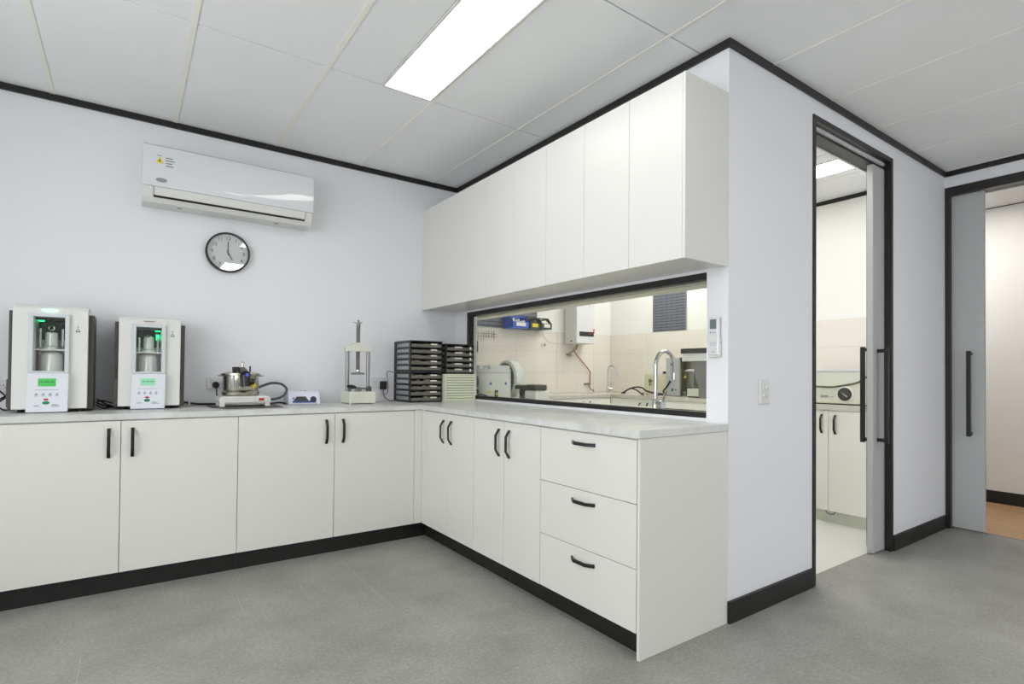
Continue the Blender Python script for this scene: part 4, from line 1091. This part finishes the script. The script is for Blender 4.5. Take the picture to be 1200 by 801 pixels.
# ------------------------------------------------------------------ louvre storage panels, bins
def louvre_panel(corner, width, height, along, label, cols, rows):
    """corner = lower left corner on the wall; along 'x' (wall faces -y) or 'y' (wall faces -x)"""
    x, y, z = corner
    t = thing('louvre_panel', label, 'panel', (x, y, z))
    def bx_(bm, a0, a1, d0, d1, z0, z1):
        if along == 'x': box(bm, x+a0, x+a1, y-d1, y-d0, z+z0, z+z1)
        else: box(bm, x-d1, x-d0, y+a0, y+a1, z+z0, z+z1)
    bm = B(); bx_(bm, 0, width, 0.003, 0.010, 0, height)
    bx_(bm, 0, 0.006, 0.010, 0.016, 0, height); bx_(bm, width-0.006, width, 0.010, 0.016, 0, height)
    obj('sheet', bm, SLATE, t)
    lo = B(); sh = B()
    ph = height/rows; pw = (width-0.02)/cols
    for r in range(rows):
        for c in range(cols):
            a = 0.01+c*pw+0.006; zz = r*ph+ph*0.25
            bx_(lo, a, a+pw-0.012, 0.010, 0.017, zz+ph*0.28, zz+ph*0.52)
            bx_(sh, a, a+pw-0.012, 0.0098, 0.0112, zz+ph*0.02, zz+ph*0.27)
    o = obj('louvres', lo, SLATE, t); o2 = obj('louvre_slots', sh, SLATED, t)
    return t
louvre_panel((0.70, YB-0.010, 1.642), 0.885, 0.43, 'x', 'slate grey louvred storage panel on the back wall carrying the bins', 10, 10)
louvre_panel((X1-0.013, -0.218, 1.642), 0.465, 0.43, 'y', 'slate grey louvred panel alone on the right wet room wall', 6, 13)

def bin_(x0, x1, z0, z1, y1, depth, m, label, contents):
    t = thing('storage_bin', label, 'bin', ((x0+x1)/2, y1-depth/2, z0))
    y0 = y1-depth; w_ = 0.004; bm = B()
    box(bm, x0, x1, y0, y1, z0, z0+w_); box(bm, x0, x1, y1-w_, y1, z0+w_, z1)
    zf = z0+(z1-z0)*0.5
    for xa in (x0, x1-w_):
        prism(bm, [(y1-w_, z0+w_), (y1-w_, z1), (y0+depth*0.35, z1), (y0, zf), (y0, z0+w_)], 'x', xa, xa+w_)
    box(bm, x0+w_, x1-w_, y0, y0+w_, z0+w_, zf)
    box(bm, x0-0.003, x1+0.003, y0+depth*0.33, y0+depth*0.36, z1-0.01, z1+0.003)
    obj('tub', bm, m, t)
    obj('card_holder', box(B(), x0+(x1-x0)*0.2, x1-(x1-x0)*0.2, y0-0.003, y0, z0+(zf-z0)*0.3, zf-0.006), PAPER if contents != YELLOW else YELLOW, t)
    bm = B(); random.seed(int(x0*100))
    for k in range(5):
        xa = x0+0.012+k*(x1-x0-0.04)/5
        box(bm, xa, xa+0.02, y0+0.02, y0+0.07, z0+w_, z0+(z1-z0)*(0.5+0.3*random.random()))
    obj('bin_contents', bm, PAPER if contents != YELLOW else DGREY, t)
bin_(1.105, 1.315, 1.632, 1.765, YB-0.027, 0.20, BLUE, 'blue plastic open-fronted bin hanging on the louvred panel', PAPER)
bin_(1.345, 1.478, 1.632, 1.765, YB-0.027, 0.19, DGREY, 'dark grey bin with yellow card beside the blue one', YELLOW)
bin_(1.510, 1.650, 1.638, 1.765, YB-0.027, 0.19, DGREY, 'dark grey bin at the right end of the row of bins', PAPER)

# wire tool rack
t = thing('tool_rack', 'thin wire rack with hanging dental tools on the tiled back wall', 'rack', (0.86, YB-0.012, 1.53))
bm = B()
for z in (1.565, 1.535): tube(bm, [(0.70, YB-0.05, z), (0.86, YB-0.05, z), (1.01, YB-0.05, z)], 0.002, 6)
for x in (0.72, 0.86, 0.99): tube(bm, [(x, YB-0.011, 1.565), (x, YB-0.035, 1.565), (x, YB-0.05, 1.565)], 0.0028, 6)
obj('wire_frame', bm, BROWNG, t)
for k in range(9):
    x = 0.715+k*0.033+random.uniform(-0.005, 0.005); l_ = random.uniform(0.07, 0.15)
    obj('hanging_tool', cyl(B(), (x, YB-0.045, 1.600), (x+0.002, YB-0.04, 1.600-l_), 0.0022, n=6), BROWNG, t)
tag(obj('black_spatula', box(B(), 0.775, 0.79, YB-0.03, YB-0.022, 1.36, 1.48, 0.002), DGREY), 'dark tool hanging below the wire rack beside the drawers', 'tool')

# ------------------------------------------------------------------ water heater and pipes
hx0, hx1, hy = 2.015, 2.300, 0.735
t = thing('water_heater', 'white wall-hung instant water heater with black control strip', 'heater', ((hx0+hx1)/2, YB-0.1, 1.50))
obj('casing', box(B(), hx0, hx1, hy+0.004, YB-0.012, 1.497, 2.12, 0.004), PLASTIC, t)
obj('front_cover', box(B(), hx0+0.002, hx1+0.002, hy-0.012, hy+0.003, 1.500, 2.117, 0.005), GLOSSW, t)
p_ = obj('control_strip', box(B(), hx0+0.045, hx1-0.012, hy-0.016, hy-0.011, 1.586, 1.640, 0.002), SMOKE, t)
bm = B(); cyl(bm, (2.235, hy-0.016, 1.618), (2.235, hy-0.020, 1.618), 0.009); box(bm, 2.20, 2.23, hy-0.0175, hy-0.0155, 1.612, 1.622)
obj('red_display', bm, RED, p_)
tg = obj('red_tag', box(B(), hx1-0.018, hx1+0.003, hy-0.019, hy-0.013, 1.63, 1.678, 0.001), RED, t); tg['label'] = 'red and white hanging tag'
obj('tag_centre', box(B(), hx1-0.013, hx1-0.002, hy-0.0198, hy-0.0185, 1.640, 1.664), PAPER, tg)
obj('rating_mark', box(B(), hx0-0.001, hx0+0.001, 0.80, 0.83, 1.52, 1.535), INKD, t)
obj('top_screw', cyl(B(), (2.22, hy-0.0125, 1.945), (2.22, hy-0.015, 1.945), 0.006), INK, t)
t = thing('copper_pipework', 'copper pipes running from the heater down the tiled wall', 'pipe', (2.2, YB-0.03, 0.92))
obj('supply_pipe', tube(B(), [(2.085, 0.80, 1.488), (2.085, 0.80, 1.44), (2.07, 0.87, 1.40), (2.055, 0.905, 1.38)], 0.007, 10), COPPER, t, smooth=True)
obj('long_pipe', tube(B(), [(2.125, 0.82, 1.488), (2.13, 0.88, 1.45), (2.155, 0.915, 1.41), (2.40, 0.915, 1.19), (2.415, 0.915, 1.15), (2.415, 0.915, 1.05), (2.415, 0.915, 0.975), (2.425, 0.905, 0.95), (2.455, 0.90, 0.945), (2.47, 0.90, 0.918)], 0.0065, 10), COPPER, t, smooth=True)
bm = B(); cyl(bm, (2.055, 0.937, 1.37), (2.055, 0.875, 1.37), 0.014); cyl(bm, (2.055, 0.885, 1.39), (2.055, 0.885, 1.34), 0.011); box(bm, 2.03, 2.08, 0.868, 0.876, 1.352, 1.362)
obj('stop_valve', bm, GSTEEL, t, smooth=True)
obj('pipe_bracket', box(B(), 2.335, 2.425, 0.905, 0.938, 1.012, 1.026), GSTEEL, t)
cable('pale cord drooping along the wall from the bins to the heater', [(1.66, YB-0.03, 1.64), (1.70, YB-0.02, 1.58), (1.76, YB-0.018, 1.52), (1.86, YB-0.018, 1.505), (1.96, YB-0.02, 1.50), (2.005, YB-0.03, 1.505)], 0.004, PLASTIC)
t = thing('wall_outlet', 'pale wall outlet with plug on the tiles left of the heater', 'socket', (1.78, YB-0.012, 1.5))
obj('faceplate', box(B(), 1.66, 1.735, YB-0.02, YB-0.0105, 1.455, 1.50, 0.002), PLASTIC, t)
obj('plug', box(B(), 1.69, 1.72, YB-0.05, YB-0.0205, 1.465, 1.492, 0.004), PLASTIC, t)

# ------------------------------------------------------------------ things on the window bench
wz = 0.9145
t = thing('model_trimmer', 'rounded pale grey model trimmer with round wheel guard behind the window', 'machine', (0.33, -0.15, wz))
def rounded_rect(cx_, cy_, hx_, hy_, r, n=6):
    out = []
    for sx_, sy_, a0 in ((1, 1, 0), (-1, 1, PI/2), (-1, -1, PI), (1, -1, 1.5*PI)):
        for k in range(n+1):
            a = a0+k*PI/2/n; out.append((cx_+sx_*(hx_-r)+r*math.cos(a), cy_+sy_*(hy_-r)+r*math.sin(a)))
    return out
TRIM = mat('pale_grey_enamel', (216, 220, 217), 0.4, var=0.01)
bm = B(); prism(bm, rounded_rect(0.375, 0.015, 0.160, 0.115, 0.065), 'z', wz+0.009, wz+0.292)
bmesh.ops.bevel(bm, geom=[e for e in bm.edges if all(v.co.z > wz+0.28 for v in e.verts)], offset=0.035, segments=5, affect='EDGES')
obj('body', bm, TRIM, t, smooth=True)
obj('body_seam', prism(B(), rounded_rect(0.375, 0.015, 0.1605, 0.1155, 0.065), 'z', wz+0.228, wz+0.231), GSTEEL, t)
obj('wheel_guard', lathe(B(), [(0.150, 0.0), (0.170, 0.012), (0.170, 0.085), (0.150, 0.105)], (0.538, 0.045, wz+0.174), 'x', 48), TRIM, t, smooth=True)
obj('guard_rim', lathe(B(), [(0.146, -0.002), (0.146, 0.0)], (0.538, 0.045, wz+0.174), 'x', 48), GSTEEL, t)
obj('motor_cap', lathe(B(), [(0.050, -0.002), (0.047, -0.006), (0.028, -0.008)], (0.2165, 0.015, wz+0.155), 'x', 28), GSTEEL, t)
for xx in (0.288, 0.447):
    obj('blue_label', lathe(B(), [(0.012, 0.0), (0.012, -0.003)], (xx, -0.099, wz+0.135), 'y', 12), BLUE, t)
obj('yellow_label', box(B(), 0.268, 0.292, -0.1035, -0.097, wz+0.050, wz+0.072), YELLOW, t)
obj('control_box', box(B(), 0.33, 0.362, -0.110, -0.099, wz+0.015, wz+0.078, 0.002), BROWNG, t)
obj('yellow_mark', box(B(), 0.337, 0.356, -0.112, -0.1095, wz+0.035, wz+0.055), YELLOW, t)
obj('rear_port', cyl(B(), (0.23, 0.0, wz+0.065), (0.20, 0.0, wz+0.065), 0.02), BROWNG, t)
bm = B(); prism(bm, [(-0.13, wz+0.045), (-0.19, wz+0.045), (-0.23, wz+0.10), (-0.19, wz+0.130), (-0.13, wz+0.135)], 'x', 0.55, 0.63)
obj('work_table', bm, TRIM, t)
for fx in (0.25, 0.47):
    for fy in (-0.05, 0.08): obj('foot', cyl(B(), (fx, fy, wz+0.0002), (fx, fy, wz+0.0095), 0.014), RUBBER, t)
cable('thin dark cord curving over the bench in front of the trimmer', [(0.17, -0.02, wz+0.004), (0.165, -0.08, wz+0.035), (0.165, -0.15, wz+0.045), (0.165, -0.23, wz+0.035), (0.19, -0.30, wz+0.012)], 0.0045)
cable('pale drain hose coming out at the left of the trimmer', [(0.150, 0.14, wz+0.16), (0.140, 0.12, wz+0.08), (0.145, 0.07, wz+0.035), (0.15, -0.02, wz+0.012)], 0.011, PLASTIC, 'hose')

t = thing('bench_grinder', 'low cream bench grinder with dark top arm in front of the trimmer', 'machine', (0.4, -0.58, wz))
obj('base', box(B(), 0.36, 0.50, -0.64, -0.495, wz+0.0005, wz+0.088, 0.008), PLASTIC, t)
obj('base_recess', box(B(), 0.357, 0.361, -0.595, -0.48, wz+0.006, wz+0.022), BROWNG, t)
obj('motor', box(B(), 0.37, 0.47, -0.49, -0.405, wz+0.02, wz+0.095, 0.006), BROWNG, t)
bm = B(); cyl(bm, (0.385, -0.475, wz+0.035), (0.37, -0.48, wz+0.035), 0.018); cyl(bm, (0.375, -0.44, wz+0.03), (0.362, -0.44, wz+0.03), 0.012)
obj('knobs', bm, GSTEEL, t)
bm = B(); box(bm, 0.35, 0.47, -0.53, -0.37, wz+0.096, wz+0.128, 0.006); box(bm, 0.345, 0.475, -0.65, -0.52, wz+0.090, wz+0.136, 0.014, 3)
obj('dark_arm', bm, BROWNG, t)
for fx in (0.375, 0.465): obj('foot', cyl(B(), (fx, -0.43, wz+0.0002), (fx, -0.43, wz+0.021), 0.009), RUBBER, t)

# ------------------------------------------------------------------ things on the far bench (right wall)
t = thing('control_box', 'cream box with red and green buttons on the far bench', 'machine', (2.5, -0.13, wz))
obj('casing', box(B(), 2.46, 2.68, -0.258, 0.085, wz+0.006, wz+0.232, 0.004), CREAMBOX, t)
for yy in (-0.24, 0.06):
    obj('foot', cyl(B(), (2.48, yy, wz+0.0002), (2.48, yy, wz+0.007), 0.01), RUBBER, t)
bm = B(); box(bm, 2.448, 2.4605, -0.010, 0.015, wz+0.135, wz+0.175); obj('green_button', bm, GREEN, t)
obj('red_button', cyl(B(), (2.46, -0.023, wz+0.155), (2.446, -0.023, wz+0.155), 0.010), RED, t)
obj('black_knob', cyl(B(), (2.46, 0.0, wz+0.115), (2.448, 0.0, wz+0.115), 0.008), INKD, t)
bm = B(); box(bm, 2.458, 2.4605, -0.11, -0.07, wz+0.185, wz+0.189); box(bm, 2.458, 2.4605, -0.10, -0.075, wz+0.165, wz+0.169)
obj('printed_lettering', bm, INK, t)['kind'] = 'stuff'
bm = B(); box(bm, 2.50, 2.55, -0.235, -0.135, wz+0.2325, wz+0.262, 0.006); obj('top_handle', bm, DGREY, t)
cable('black cable lying in a loop left of the cream control box', [(2.36, -0.26, wz+0.018), (2.33, -0.15, wz+0.03), (2.33, -0.05, wz+0.05), (2.36, 0.02, wz+0.075), (2.38, 0.12, wz+0.085), (2.36, 0.22, wz+0.06), (2.34, 0.28, wz+0.012)], 0.009)
cable('second black cable looping beside the control box', [(2.30, -0.02, wz+0.01), (2.30, 0.05, wz+0.05), (2.31, 0.14, wz+0.068), (2.31, 0.22, wz+0.04), (2.29, 0.27, wz+0.01)], 0.008)
cable('black cable rising behind the large tap beside the grey machine', [(2.36, -0.30, wz+0.02), (2.35, -0.27, wz+0.05), (2.36, -0.31, wz+0.10), (2.39, -0.325, wz+0.16)], 0.009)
for k in range(2):
    tag(obj('pipe_fitting', cyl(B(), (2.30, -0.03-k*0.20, wz+0.0005), (2.30, -0.03-k*0.20, wz+0.028), 0.016, 0.013), BROWNG, smooth=True), ('small brown fitting on the far bench under the cable loop', 'small brown fitting on the far bench behind the large tap')[k], 'fitting')
tag(obj('pipe_fitting', cyl(B(), (2.40, 0.33, wz+0.0005), (2.40, 0.33, wz+0.014), 0.012), GSTEEL), 'tiny grey fitting on the far bench left of the cable loop', 'fitting')

t = thing('blast_cabinet', 'grey steel machine with open glass side standing on the far bench', 'machine', (2.55, -0.5, wz))
obj('front_plate', box(B(), 2.40, 2.43, -0.432, -0.262, wz+0.006, wz+0.402, 0.004), mat('pale_steel_grey', (186, 189, 192), 0.35), t)
obj('edge_post', box(B(), 2.40, 2.44, -0.450, -0.434, wz+0.002, wz+0.405), STEEL, t)
obj('housing', box(B(), 2.52, 2.74, -0.92, -0.262, wz+0.002, wz+0.40), mat('olive_steel', (128, 124, 102), 0.35, metal=0.3), t)
obj('top_plate', box(B(), 2.43, 2.52, -0.62, -0.262, wz+0.385, wz+0.402), BROWNG, t)
obj('floor_plate', box(B(), 2.43, 2.52, -0.62, -0.262, wz+0.002, wz+0.016), GSTEEL, t)
obj('glass_tube', cyl(B(), (2.465, -0.53, wz+0.016), (2.465, -0.53, wz+0.385), 0.036, n=28), GLASS, t, smooth=True)
obj('rod', cyl(B(), (2.44, -0.575, wz+0.016), (2.44, -0.575, wz+0.385), 0.006), CHROME, t)
obj('top_knob', lathe(B(), [(0.008, wz+0.402), (0.008, wz+0.42), (0.018, wz+0.425), (0.018, wz+0.44), (0.01, wz+0.446)], (2.45, -0.575, 0), 'z', 20), BROWNG, t, smooth=True)
obj('warning_sticker', prism(B(), [(-0.487, wz+0.20), (-0.455, wz+0.20), (-0.471, wz+0.232)], 'x', 2.428, 2.432) if False else prism(B(), [(-0.505, wz+0.195), (-0.468, wz+0.195), (-0.487, wz+0.232)], 'x', 2.425, 2.4265), YELLOW, t)
obj('green_switch', box(B(), 2.394, 2.4005, -0.362, -0.335, wz+0.052, wz+0.080, 0.002), GREEN, t)
obj('knob', cyl(B(), (2.40, -0.392, wz+0.066), (2.392, -0.392, wz+0.066), 0.007), BLUED, t)
bm = B(); cyl(bm, (2.40, -0.335, wz+0.333), (2.392, -0.335, wz+0.333), 0.008); cyl(bm, (2.40, -0.335, wz+0.150), (2.394, -0.335, wz+0.150), 0.004)
obj('black_knobs', bm, INKD, t)
obj('gauge_slot', box(B(), 2.396, 2.4005, -0.385, -0.360, wz+0.225, wz+0.31, 0.002), GSTEEL, t)
tag(obj('cup', lathe(B(), [(0.018, wz+0.0165), (0.026, wz+0.05), (0.028, wz+0.055)], (2.475, -0.475+0.02, 0), 'z', 20), CHROME, smooth=True), 'small shiny cup on the floor of the grey steel machine', 'cup')

t = thing('low_tray_unit', 'low cream box on the far bench at the right end of the window', 'box', (2.38, -0.72, wz))
obj('casing', box(B(), 2.30, 2.42, -0.95, -0.605, wz+0.012, wz+0.088, 0.004), CREAM, t)
obj('base_strip', box(B(), 2.305, 2.415, -0.945, -0.61, wz+0.0005, wz+0.012), DGREY, t)
t = thing('microscope', 'white and grey magnifier head on an angled arm, cut by the window edge', 'microscope', (2.30, -0.80, wz))
obj('hood', box(B(), 2.18, 2.36, -0.93, -0.615, wz+0.435, wz+0.482, 0.004), DGREY, t)
obj('head', box(B(), 2.19, 2.35, -0.93, -0.625, wz+0.358, wz+0.4345, 0.004), TRIM, t)
bm = B(); prism(bm, [(-0.70, wz+0.357), (-0.93, wz+0.357), (-0.93, wz+0.10), (-0.80, wz+0.10)], 'x', 2.22, 2.31)
obj('angled_arm', bm, GSTEEL, t)
bm = B(); prism(bm, [(-0.635, wz+0.262), (-0.70, wz+0.282), (-0.745, wz+0.285), (-0.755, wz+0.258)], 'x', 2.20, 2.215); obj('pointed_guard', bm, PLASTIC, t)
obj('pedestal', box(B(), 2.215, 2.29, -0.95, -0.80, wz+0.0005, wz+0.10), GSTEEL, t)

# ------------------------------------------------------------------ steam unit seen through the doorway
t = thing('steam_cleaner', 'cream bench unit with round dark dial and curved dark trim line', 'machine', (2.45, -2.0, wz))
sy_ = (-2.36, -1.70)
obj('casing', box(B(), 2.30, 2.66, sy_[0], sy_[1], wz+0.008, wz+0.262, 0.008), CREAM, t)
obj('base_gap', box(B(), 2.305, 2.65, sy_[0]+0.01, sy_[1]-0.01, wz+0.0005, wz+0.008), BLACKM, t)
obj('lid', box(B(), 2.292, 2.665, sy_[0]-0.004, sy_[1]+0.004, wz+0.2625, wz+0.284, 0.004), GLOSSW, t)
# upper fascia above the curved line, a shade greener
line = [(-1.705, 0.142), (-1.84, 0.142), (-1.96, 0.139), (-2.03, 0.148), (-2.14, 0.170), (-2.19, 0.195), (-2.24, 0.235), (-2.28, 0.258)]
up_ = [(y, wz+z+0.004) for y, z in line] + [(-1.705, wz+0.258)]
obj('upper_fascia', prism(B(), up_, 'x', 2.296, 2.301), mat('pale_sage_plastic', (216, 219, 206), 0.4), t)
pl = [(2.296, y, wz+z) for y, z in line]
obj('curved_trim', tube(B(), pl, 0.007, 8), mat('olive_trim', (92, 90, 66), 0.5), t, smooth=True)
obj('dial_ring', lathe(B(), [(0.064, 0.0), (0.062, -0.008), (0.053, -0.013)], (2.3005, -2.072, wz+0.085), 'x', 36), PLASTIC, t, smooth=True)
obj('dial_face', lathe(B(), [(0.052, -0.0125), (0.050, -0.016), (0.03, -0.018)], (2.3005, -2.072, wz+0.085), 'x', 32), DGREY, t, smooth=True)
obj('dial_grip', prism(B(), [(-2.100, wz+0.070), (-2.092, wz+0.062), (-2.044, wz+0.098), (-2.050, wz+0.108)], 'x', 2.272, 2.284), CHROME, t)
bm = B()
box(bm, 2.2985, 2.3005, -1.945, -1.885, wz+0.066, wz+0.072); box(bm, 2.2985, 2.3005, -1.945, -1.885, wz+0.055, wz+0.061); box(bm, 2.2985, 2.3005, -1.985, -1.955, wz+0.060, wz+0.063)
obj('printed_lettering', bm, INK, t)['kind'] = 'stuff'
tag(obj('blue_cord_loop', tube(B(), [(2.215, -1.965, 0.0935), (2.215, -1.975, 0.075), (2.215, -2.00, 0.066), (2.215, -2.025, 0.072), (2.215, -2.037, 0.0935)], 0.003, 6), mat('blue_cord', (60, 64, 150), 0.5), smooth=True), 'small blue cord loop hanging under the cream cabinet door', 'cord')
